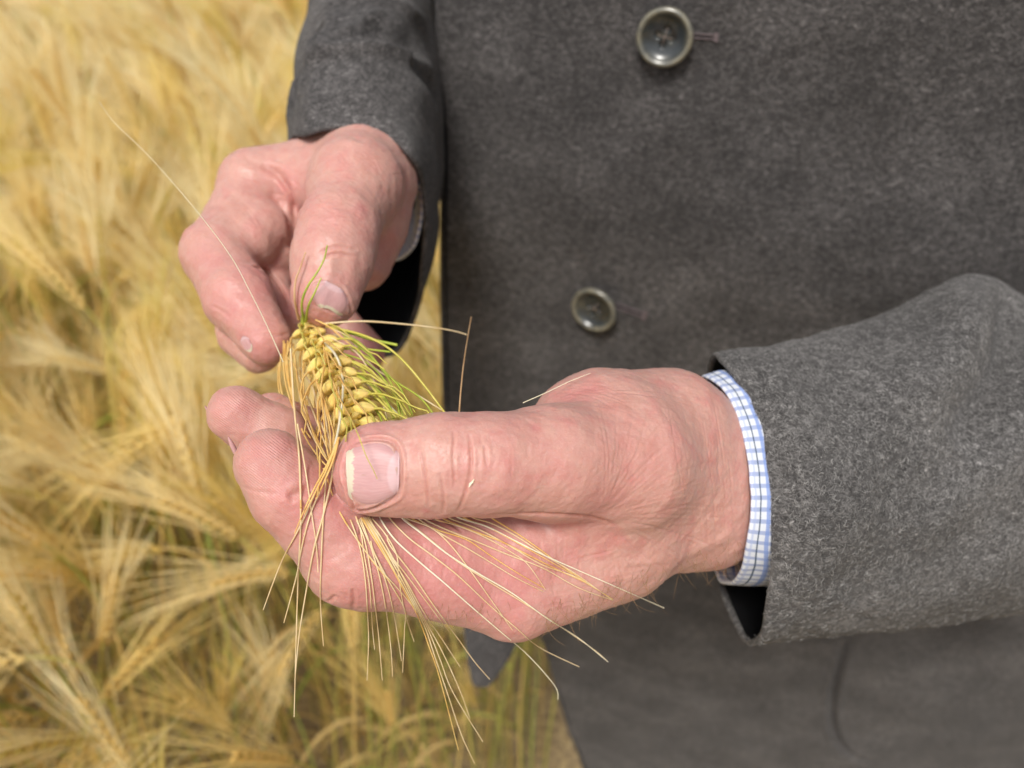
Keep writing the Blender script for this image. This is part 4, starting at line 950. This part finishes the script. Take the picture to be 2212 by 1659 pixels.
# fan below the thumb, lying over the index finger
Fn_ = [([(760, 780), (800, 880), (836, 1000), (858, 1150), (868, 1300), (874, 1450), (866, 1660)], 'p'), ([(790, 785), (850, 920), (885, 1100), (905, 1250), (925, 1420), (945, 1659)], 'p'), ([(825, 800), (880, 950), (930, 1120), (965, 1300), (990, 1500), (998, 1640)], 'p'),
 ([(815, 805), (870, 930), (950, 1110), (1000, 1290), (1045, 1560)], 'p'), ([(828, 800), (905, 930), (985, 1060), (1060, 1200), (1130, 1330), (1185, 1480), (1240, 1640), (1339, 2021)], 'o'), ([(840, 800), (915, 930), (1000, 1080), (1080, 1220), (1160, 1370), (1215, 1530), (1280, 1720), (1353, 1937), (1423, 2090)], 'p'),
 ([(850, 800), (925, 920), (1010, 1070), (1095, 1230), (1175, 1380), (1240, 1540), (1310, 1720), (1466, 1978)], 'p'), ([(860, 800), (940, 920), (1030, 1080), (1110, 1240), (1190, 1390), (1260, 1520), (1350, 1720), (1400, 1860)], 'p'), ([(872, 800), (950, 960), (1060, 1130), (1150, 1290), (1250, 1440), (1348, 1590)], 'p'),
 ([(690, 745), (760, 850), (835, 960), (930, 1080), (1040, 1200), (1130, 1310), (1210, 1400)], 'p'), ([(880, 805), (960, 900), (1020, 1010), (1030, 1120), (1060, 1300), (1110, 1460)], 'p'), ([(900, 990), (970, 1130), (1060, 1290), (1060, 1400), (1050, 1620)], 'p'),
 ([(985, 960), (1100, 1110), (1210, 1270), (1320, 1420), (1420, 1560), (1502, 1655)], 'p'), ([(930, 815), (1010, 930), (1130, 1040), (1260, 1150), (1420, 1290), (1560, 1410), (1700, 1530), (1840, 1690), (1855, 1760)], 'w'),
 ([(980, 815), (1080, 920), (1200, 1010), (1340, 1120), (1500, 1270), (1640, 1390), (1760, 1490), (1965, 1590)], 'p'), ([(1040, 812), (1150, 900), (1290, 1010), (1450, 1110), (1620, 1210), (1800, 1340), (1960, 1440), (2115, 1565)], 'w'), ([(1050, 812), (1180, 920), (1330, 1040), (1500, 1150), (1680, 1260), (1850, 1370), (2040, 1500), (2110, 1560)], 'p'),
 ([(1120, 812), (1250, 900), (1400, 985), (1540, 1070), (1640, 1130), (1780, 1200)], 'p'), ([(1150, 815), (1280, 880), (1430, 940), (1600, 1010), (1780, 1080), (1960, 1180), (2140, 1245)], 'p'), ([(1060, 815), (1200, 870), (1300, 960), (1400, 1090), (1500, 1230), (1620, 1400)], 'p'),
 ([(1250, 815), (1400, 880), (1560, 940), (1700, 1010), (1860, 1090), (1990, 1150), (2140, 1240)], 'o'), ([(1330, 812), (1480, 860), (1620, 930), (1780, 1010), (1960, 1090), (2120, 1160), (2405, 1285)], 'w'), ([(1400, 810), (1520, 850), (1650, 920), (1800, 1020), (1950, 1110), (2130, 1240)], 'p'),
 ([(1280, 812), (1440, 875), (1600, 960), (1770, 1060), (1960, 1130), (2140, 1242)], 'p'), ([(1190, 815), (1340, 860), (1480, 920), (1620, 1000), (1700, 1060), (1790, 1190)], 'p'), ([(1500, 808), (1580, 860), (1660, 910), (1760, 980), (1880, 1070), (2000, 1150)], 'o'),
 ([(1360, 812), (1500, 870), (1640, 945), (1790, 1030), (1930, 1110)], 'o'), ([(1090, 815), (1230, 880), (1380, 930), (1500, 1010), (1640, 1100), (1780, 1180)], 'o'), ([(835, 800), (900, 915), (975, 1040), (1045, 1150)], 'o'), ([(845, 800), (900, 890), (960, 1000), (1010, 1090)], 'o'), ([(855, 800), (912, 900), (990, 1040)], 'o'),
 ([(800, 790), (832, 880), (850, 1000), (880, 1180), (895, 1400), (905, 1500)], 'p'), ([(865, 800), (930, 930), (985, 1010), (1060, 1100), (1180, 1260), (1300, 1420)], 'p')]
for i, (L, k_) in enumerate(Fn_):
    L = X2(L); L = [(L[0][0] - 6, L[0][1] - 22)] + L
    n_ = len(L); far = (L[-1][0] - 760) / 700
    awn(L, k_, 222, 236 + 26 * max(0, far), .235 if k_ != 'w' else .27, .11)
# grain tips that carry a short stub of awn inside the bundle
for (f, side, q, tp, g, out_) in tips:
    if f > 0.78 or rr_.random() < 0.15: continue
    Lw = rr_.uniform(10, 30); c_ = [tp + g * Lw * s_ + ax * 16 * s_ * s_ + rr_.normal(0, .5, 3) * s_ - out_ * 2.0 * s_ * s_ for s_ in np.linspace(0, 1, 8)]
    kk = 'y' if side > 0 else 'o'
    Vv, Fv = tube(np.array(c_), np.linspace(.42, .2, 8), 5); obj('awn', c2w(Vv), Fv, M_AW[kk], ear)
print('awns', AWN_N[0], 'grains', ng_)
# -- loose awns and chaff: things of their own
def loose(pts, kind, lab, r0=.22, r1=.10, grp='loose awns'):
    P3 = np.array([S(*p) for p in pts]); P3 = arc_resample(catmull(P3, 60), 50); Vv, Fv = tube(P3, np.linspace(r0, r1, 50), 6)
    o = obj('loose_awn', c2w(Vv), Fv, M_AW[kind]); tag(o, lab, 'awn', grp); return o
loose([(612, 782, 248), (575, 700, 244), (540, 630, 240), (500, 556, 236), (430, 462, 230), (330, 346, 224), (250, 268, 220), (228, 240, 219), (215, 221, 218)], 'w', 'long thin straight awn running up to the left across the far fingers', .16, .06)
loose([(700, 699, 268), (780, 694, 268), (860, 699, 270), (940, 708, 274), (985, 716, 278), (1008, 723, 280)], 'p', 'pale curved awn reaching right from the ear across the dark coat', .38, .22)
loose([(992, 892, 232), (995, 850, 242), (1001, 790, 256), (1010, 730, 272), (1018, 684, 280)], 'b', 'short brown awn standing upright above the thumb', .28, .12)
loose([(1130, 870, 231), (1180, 848, 236), (1230, 824, 240), (1276, 806, 244)], 'w', 'pale straight awn lying on top of the thumb base', .15, .09)
for L in ([(645, 690, 272), (637, 650, 264), (638, 610, 262), (648, 580, 262), (660, 545, 262)], [(656, 695, 270), (652, 655, 260), (664, 620, 256), (684, 590, 255), (700, 560, 256), (707, 530, 258)], [(660, 695, 270), (666, 662, 258), (680, 632, 255), (694, 600, 255)]):
    P3 = catmull([S(*p) for p in L], 24); Vv, Fv = tube(P3, np.linspace(.5, .2, 24), 6); obj('straw_fibre', c2w(Vv), Fv, M_AW['b' if L[0][0] == 645 else 'g'], ear)
h, nn_ = castA(1020, 1042)
P3 = [h + np.array([x, y, .45]) for x, y in ((-.8, -1.2), (-.4, -.3), (.1, .1), (.5, .9))]; Vv, Fv = tube(np.array(P3), np.array([.12, .35, .3, .08]), 6)
o = obj('chaff_flake', c2w(Vv), Fv, M_AW['w']); tag(o, 'tiny pale flake of chaff stuck on the near thumb beside its creases', 'chaff')
# ---- fine hair along the back edge of the near hand
bag = Bag(); rh = np.random.default_rng(9)
for i in range(170):
    if i < 120: u = rh.uniform(1180, 1600); v = 1385 - (u - 1110) * 0.33 - rh.uniform(4, 70)
    else: u = rh.uniform(840, 1100); v = rh.uniform(1300, 1336)
    h, n_ = castA(u, v)
    if h is None: continue
    L = rh.uniform(3, 9) if i < 120 else rh.uniform(2, 5); d_ = np.array([rh.uniform(-.6, .9) - .3, -1.0, rh.uniform(-.1, .4)]); d_ /= np.linalg.norm(d_); cu = np.array([rh.normal(0, .5), rh.normal(.3, .3), 0])
    P3 = [h + d_ * L * s_ + cu * L * s_ * s_ * .6 + n_ * .5 * s_ for s_ in np.linspace(0, 1, 7)]
    bag.add(*tube(np.array(P3), np.linspace(.055, .02, 7), 3))
Vv, Fv = bag.get(); M_HAIR = mat_plain('arm_hair', (0.30, 0.17, 0.08), 0.5, 0.4)
o = obj('hair', c2w(Vv), Fv, M_HAIR, person); o['kind'] = 'stuff'
# ---- loose wool fibres standing out of the near sleeve
bag = Bag(); rw = np.random.default_rng(10); cntf = 0
for i in range(9000):
    u, v = rw.uniform(1535, 2212), rw.uniform(610, 1400); h, n_ = CAST_S(u, v)
    if h is None: continue
    if u < 1700 and h[2] < -292: continue
    if n_[2] < 0: n_ = -n_
    t1 = rw.normal(size=3); t1 -= n_ * t1.dot(n_); t1 /= np.linalg.norm(t1) + 1e-9; t2 = np.cross(n_, t1); L = rw.uniform(0.9, 2.8); cu = rw.normal(0, .8)
    P3 = [h + n_ * (0.02 + 0.35 * math.sin(math.pi * s_)) + t1 * L * s_ + t2 * L * cu * s_ * (1 - s_) for s_ in (0, .25, .5, .75, 1)]
    bag.add(*tube(np.array(P3), np.array([.05, .065, .065, .055, .03]), 3)); cntf += 1
Vv, Fv = bag.get(); M_FUZZ = mat_plain('wool_fibre', (0.34, 0.33, 0.32), 0.8, 0.2, var=0.4, scale=500)
o = obj('wool_fibres', c2w(Vv), Fv, M_FUZZ, coat); o['kind'] = 'stuff'
print('ear', round(time.time() - T0, 1))
# ------------------------------------------------------------ barley field
GZ = 0.0
def ground():
    n = 80; xs = np.sinh(np.linspace(-1, 1, n) * 5.2) / math.sinh(5.2) * 120; V, F = [], []
    X, Y = np.meshgrid(xs, xs, indexing='ij'); Z = 0.012 * np.sin(X * 3.1) * np.cos(Y * 2.7) - 0.02
    V = np.stack([X, Y, Z], -1).reshape(-1, 3); i = np.arange(n - 1)[:, None] * n; j = np.arange(n - 1)[None]
    F = np.stack([i + j, i + n + j, i + n + j + 1, i + j + 1], -1).reshape(-1, 4)
    t = NT('field_soil'); v = t.coord(); a = t.noise(v, 9, 6, 0.65); b = t.noise(v, 90, 4, 0.6)
    c = t.mix(t.ramp(b, [(0.45, 0.0), (0.6, 0.8)]), t.ramp(a, [(0.3, (0.22, 0.16, 0.10)), (0.7, (0.34, 0.25, 0.14))]), (0.62, 0.47, 0.24))
    m = t.out(t.pbsdf(**{'Base Color': c, 'Roughness': 0.95, 'Normal': t.bump(b, 0.8, 0.02)}))
    o = obj('ground', V, F, m); o['kind'] = 'structure'
ground()
GOLD = [(0.0, (0.80, 0.55, 0.17)), (0.3, (0.90, 0.68, 0.25)), (0.55, (0.93, 0.76, 0.33)), (0.75, (0.78, 0.56, 0.17)), (1.0, (0.58, 0.60, 0.12))]
PALE = [(0.0, (0.93, 0.74, 0.34)), (0.35, (0.98, 0.90, 0.62)), (0.6, (0.95, 0.78, 0.40)), (0.78, (0.90, 0.72, 0.26)), (1.0, (0.72, 0.74, 0.20))]
STEM = [(0.0, (0.90, 0.70, 0.30)), (0.35, (0.84, 0.66, 0.25)), (0.6, (0.66, 0.60, 0.17)), (1.0, (0.30, 0.46, 0.12))]
LEAF = [(0.0, (0.74, 0.54, 0.24)), (0.45, (0.82, 0.62, 0.28)), (0.75, (0.40, 0.44, 0.10)), (1.0, (0.20, 0.36, 0.08))]
M_EAR, M_AWN, M_STEM, M_LEAF = mat_crop('ripe_ear', GOLD, 0.3), mat_crop('field_awns', PALE, 0.5), mat_crop('barley_straw', STEM, 0.4), mat_crop('barley_leaf', LEAF, 0.4)
def ribbon(P, wid, side=None, roll=0.0):
    P = np.asarray(P, float); T = np.gradient(P, axis=0); T /= np.linalg.norm(T, axis=1, keepdims=True) + 1e-9
    up = np.array([math.cos(roll), math.sin(roll), 0.3]); B = np.cross(T, up); B /= np.linalg.norm(B, axis=1, keepdims=True) + 1e-9
    W = np.broadcast_to(wid, (len(P),))[:, None] / 2; C3 = np.cross(B, T)
    V = np.stack([P - B * W, P + C3 * W * .35, P + B * W], 1).reshape(-1, 3); n = len(P); i = np.arange(n - 1) * 3
    return V, np.concatenate([np.stack([i, i + 1, i + 4, i + 3], -1), np.stack([i + 1, i + 2, i + 5, i + 4], -1)])
def octo(c_, ax, L, w_):
    """slim six-sided kernel"""
    ax = ax / np.linalg.norm(ax); s_ = np.cross(ax, [0.3, 0.1, 0.9]); s_ /= np.linalg.norm(s_); t_ = np.cross(ax, s_); V = []
    for f, r_ in ((-.5, .25), (-.15, 1), (.2, .85), (.5, .12)):
        for k in range(5): a = k * 2 * math.pi / 5; V.append(c_ + ax * f * L + (s_ * math.cos(a) + t_ * math.sin(a) * .8) * w_ / 2 * r_)
    F = [(r * 5 + k, r * 5 + (k + 1) % 5, (r + 1) * 5 + (k + 1) % 5, (r + 1) * 5 + k) for r in range(3) for k in range(5)]
    return np.array(V), np.array(F)
def make_plant(seed):
    r = np.random.default_rng(seed); H = r.uniform(0.60, 0.74); lean = r.uniform(0.02, 0.14); nod = r.choice([r.uniform(0.15, 0.8), r.uniform(0.15, 1.0), r.uniform(1.0, 2.2)])
    out = {}
    z = np.linspace(0, 1, 8); P = np.stack([lean * z ** 2, 0.01 * np.sin(z * 4 + seed), H * z], 1)
    # neck bends over, then the ear
    d0 = np.array([2 * lean / H, 0, 1.0]); ang = math.atan2(d0[0], d0[2]); neck = [P[-1]]; nn = 6; tot = 0.06
    a = ang
    for k in range(nn): a += nod * 0.6 / nn; neck.append(neck[-1] + np.array([math.sin(a), 0, math.cos(a)]) * tot / nn)
    ear = [neck[-1]]; m = 14; EL = r.uniform(0.065, 0.09)
    for k in range(m): a += nod * 0.4 / m; ear.append(ear[-1] + np.array([math.sin(a), 0, math.cos(a)]) * EL / m)
    st = np.concatenate([P, neck[1:]]); ear = np.array(ear)
    b = Bag(); b.add(*tube(st, np.linspace(0.0019, 0.0011, len(st)), 5)); out['stem'] = b.get()
    b = Bag(); aw = Bag(); E = catmull(ear, 15); T = np.gradient(E, axis=0); T /= np.linalg.norm(T, axis=1, keepdims=True)
    Y = np.array([0, 1, 0.])
    for k in range(15):
        Z = np.cross(T[k], Y)
        for q in range(3):
            th = (k % 2) * math.pi + (q - 1) * 1.05; s_ = Y * math.cos(th) + Z * math.sin(th); ax = T[k] + s_ * 0.42
            b.add(*octo(E[k] + s_ * 0.0036 + T[k] * .003, ax, 0.0095, 0.0036))
            L = r.uniform(0.09, 0.15) * (1.0 - 0.25 * k / 15); tip = E[k] + s_ * .005 + ax * .006; dd = T[k] + s_ * r.uniform(0.05, 0.22) + r.normal(0, .05, 3); dd /= np.linalg.norm(dd)
            g = np.array([0, 0, -1.0]); pts = [tip + dd * L * f + g * L * 0.12 * f * f + s_ * L * .05 * f * f for f in (0, .3, .65, 1)]
            aw.add(*ribbon(pts, np.array([.0012, .0011, .0009, .0004]), roll=r.uniform(0, 3)))
    out['ear'] = b.get(); out['awns'] = aw.get()
    b = Bag()
    for k in range(int(r.integers(1, 4))):
        f = r.uniform(0.35, 0.92); p0 = np.array([lean * f * f, 0.0, H * f]); az = r.uniform(0, 6.28); L = r.uniform(0.10, 0.22); hd = np.array([math.cos(az), math.sin(az), 0])
        pts = [p0 + hd * L * g * .7 + np.array([0, 0, L * (g * .9 - 1.3 * g * g)]) for g in np.linspace(0, 1, 7)]
        b.add(*ribbon(pts, np.array([.004, .008, .009, .008, .006, .004, .001]), roll=az + 1.5))
    out['leaves'] = b.get(); out['nod'] = nod
    return out
NVAR = 9
PARTM = {'stem': M_STEM, 'ear': M_EAR, 'awns': M_AWN, 'leaves': M_LEAF}
variants = []; NOD = []
src = bpy.data.collections.new('barley_sources')
for k in range(NVAR):
    pl = make_plant(100 + k); me = {}; Vs_, Fs_, fm_, off_ = [], [], [], 0
    for q, (nm, m) in enumerate(PARTM.items()):
        V, F = pl[nm]; me[nm] = mesh_of(nm, V, F, [m]); Vs_.append(V); Fs_.append(F + off_); off_ += len(V); fm_.append(np.full(len(F), q))
    variants.append(me); NOD.append(pl['nod'])
    mm = mesh_of('barley_plant_mass', np.concatenate(Vs_), np.concatenate(Fs_), list(PARTM.values()), fmat=np.concatenate(fm_))
    src.objects.link(bpy.data.objects.new('barley_plant_mass', mm))
# where plants stand: jittered drill rows, none where the person and the photographer stand
pts = []
r = np.random.default_rng(77)
def height_scale(x, y): return 1.0
for row in np.arange(-5.0, 7.0, 0.066):
    x = row
    for y in np.arange(-1.6, 9.0, 0.024 if abs(row) < 1.6 else 0.03 if abs(row) < 3.0 else 0.05):
        xx, yy = x + r.normal(0, .016), y + r.normal(0, .012)
        dist = math.hypot(xx, yy)
        if dist > 3.0 and r.random() < 0.35: continue
        if 0.072 < xx < 0.75 and 0.30 < yy < 1.0: continue                  # the person
        if -0.30 < xx < 0.75 and -0.70 < yy < 0.36: continue                 # the photographer
        if xx < -0.02 and yy > -0.45 and yy < 0.22 and xx > -0.55: 
            pass
        pts.append((xx, yy))
pts = np.array(pts)
lean_dir = r.normal(2.6, 0.9, len(pts)); scl = np.clip(r.normal(0.84, .11, len(pts)), .55, 1.04); tilt = np.abs(r.normal(0, .13, len(pts)))
# how each one shows in the frame
topz = 0.66 * scl; cc = w2c(np.stack([pts[:, 0], pts[:, 1], topz], 1)); pj = proj(cc)
vis = (pj[:, 2] > 150) & (pj[:, 0] > -150) & (pj[:, 0] < 1260) & (pj[:, 1] > -80) & (pj[:, 1] < 1900)
vis &= ~((pj[:, 0] > 1000) & (pj[:, 1] < 1350))
near_clear = pj[:, 2] < 470                                                    # nothing stands right under the lens or between the hands
keepm = ~((cc[:, 2] > -430) & (cc[:, 2] < 0) & (pj[:, 0] > -400) & (pj[:, 0] < 2600)) & ~((pj[:, 0] > 1215) & (pts[:, 1] < 1.0) & (pts[:, 0] < 0.9))
mid_ = proj(w2c(np.stack([pts[:, 0] + 0.5 * scl * np.sin(tilt) * np.cos(lean_dir) * 0 , pts[:, 1], 0.3 + 0 * scl], 1)))
keepm &= ~((mid_[:, 0] > 1215) & (pts[:, 1] < 1.0) & (pts[:, 0] < 0.9)) & ~((pts[:, 0] > -0.02) & (pts[:, 0] < 0.9) & (pts[:, 1] < 1.0) & (tilt > 0.10)) & ~((pts[:, 0] > 0.015) & (pts[:, 0] < 0.9) & (pts[:, 1] < 0.44)) & ~((cc[:, 2] > -600) & (cc[:, 2] < 0) & (pj[:, 0] > -400) & (pj[:, 0] < 2600))
score = np.where(vis & keepm, 1.0 / np.maximum(pj[:, 2], 1), -1); order = np.argsort(-score)
indiv = [i for i in order[:290] if score[i] > 0]; iset = set(indiv)
KIND = ['barley plant with a nodding golden ear in the blurred field', 'barley plant with an upright pale ear in the blurred field', 'barley plant with greenish stem and leaves in the blurred field']
for i in indiv:
    e = empty('barley_plant', (pts[i, 0], pts[i, 1], 0)); k = int(r.integers(0, NVAR))
    e.rotation_euler = (tilt[i] * math.sin(lean_dir[i]), tilt[i] * math.cos(lean_dir[i]), lean_dir[i]); e.scale = (scl[i],) * 3
    u_, v_ = pj[i, 0], pj[i, 1]
    where = ('below the near hand' if v_ > 1350 and u_ > 560 else 'between far sleeve and coat front' if u_ > 860 else 'beside the far sleeve' if u_ > 450 and v_ < 320 else 'left of the far hand' if u_ > 250 and v_ < 850 else
             'left of the near hand' if u_ > 250 else 'at the left edge') + (', high up' if v_ < 280 else ', at the bottom' if v_ > 1450 else ', lower half' if v_ > 900 else ', upper half')
    how = ('upright', 'nodding', 'drooping')[int(NOD[k] > 0.9) + int(NOD[k] > 1.7)]; tall = 'tall ' if scl[i] > 0.93 else 'short ' if scl[i] < 0.76 else ''
    tag(e, tall + 'barley plant with ' + how + ' ear, ' + where, 'barley plant', 'barley plants nearest in the field')
    for nm in PARTM:
        c_ = bpy.data.objects.new(nm, variants[k][nm]); link(c_, e)
        if nm in ('awns', 'leaves'): c_['kind'] = 'stuff'
rest = np.array([i for i in range(len(pts)) if i not in iset and keepm[i]])
me = bpy.data.meshes.new('barley_crop'); me.from_pydata([(pts[i, 0], pts[i, 1], 0.0) for i in rest], [], [])
for nm, arr in (('rz', lean_dir[rest]), ('sc', scl[rest]), ('tl', tilt[rest])):
    me.attributes.new(nm, 'FLOAT', 'POINT').data.foreach_set('value', arr.astype(np.float32))
me.attributes.new('vi', 'INT', 'POINT').data.foreach_set('value', r.integers(0, NVAR, len(rest)).astype(np.int32))
crop = bpy.data.objects.new('barley_crop', me); link(crop); tag(crop, 'dense ripe barley crop filling the field behind the hands', 'crop', kind='stuff')
ng = bpy.data.node_groups.new('crop', 'GeometryNodeTree'); ng.interface.new_socket('Geometry', in_out='INPUT', socket_type='NodeSocketGeometry'); ng.interface.new_socket('Geometry', in_out='OUTPUT', socket_type='NodeSocketGeometry')
gi, go = ng.nodes.new('NodeGroupInput'), ng.nodes.new('NodeGroupOutput')
ci = ng.nodes.new('GeometryNodeCollectionInfo'); ci.inputs['Collection'].default_value = src; ci.inputs['Separate Children'].default_value = True; ci.inputs['Reset Children'].default_value = True
ip = ng.nodes.new('GeometryNodeInstanceOnPoints'); ip.inputs['Pick Instance'].default_value = True
def na(nm, ty='FLOAT'):
    q = ng.nodes.new('GeometryNodeInputNamedAttribute'); q.data_type = ty; q.inputs['Name'].default_value = nm; return [s_ for s_ in q.outputs if s_.enabled][0]
cx = ng.nodes.new('ShaderNodeCombineXYZ'); rz = na('rz'); tl = na('tl')
mt = lambda op, a, b=None: (lambda q: (ng.links.new(a, q.inputs[0]), ng.links.new(b, q.inputs[1]) if b is not None else None, q.outputs[0])[-1])(ng.nodes.new('ShaderNodeMath')) if False else None
def gm(op, a, b=None):
    q = ng.nodes.new('ShaderNodeMath'); q.operation = op; ng.links.new(a, q.inputs[0])
    if b is not None: ng.links.new(b, q.inputs[1])
    return q.outputs[0]
ng.links.new(gm('MULTIPLY', tl, gm('SINE', rz)), cx.inputs[0]); ng.links.new(gm('MULTIPLY', tl, gm('COSINE', rz)), cx.inputs[1]); ng.links.new(rz, cx.inputs[2])
ng.links.new(gi.outputs[0], ip.inputs['Points']); ng.links.new(ci.outputs[0], ip.inputs['Instance']); ng.links.new(na('vi', 'INT'), ip.inputs['Instance Index'])
ng.links.new(cx.outputs[0], ip.inputs['Rotation']); ng.links.new(na('sc'), ip.inputs['Scale']); ng.links.new(ip.outputs[0], go.inputs[0])
md = crop.modifiers.new('crop', 'NODES'); md.node_group = ng
print('field', len(indiv), len(rest), round(time.time() - T0, 1))
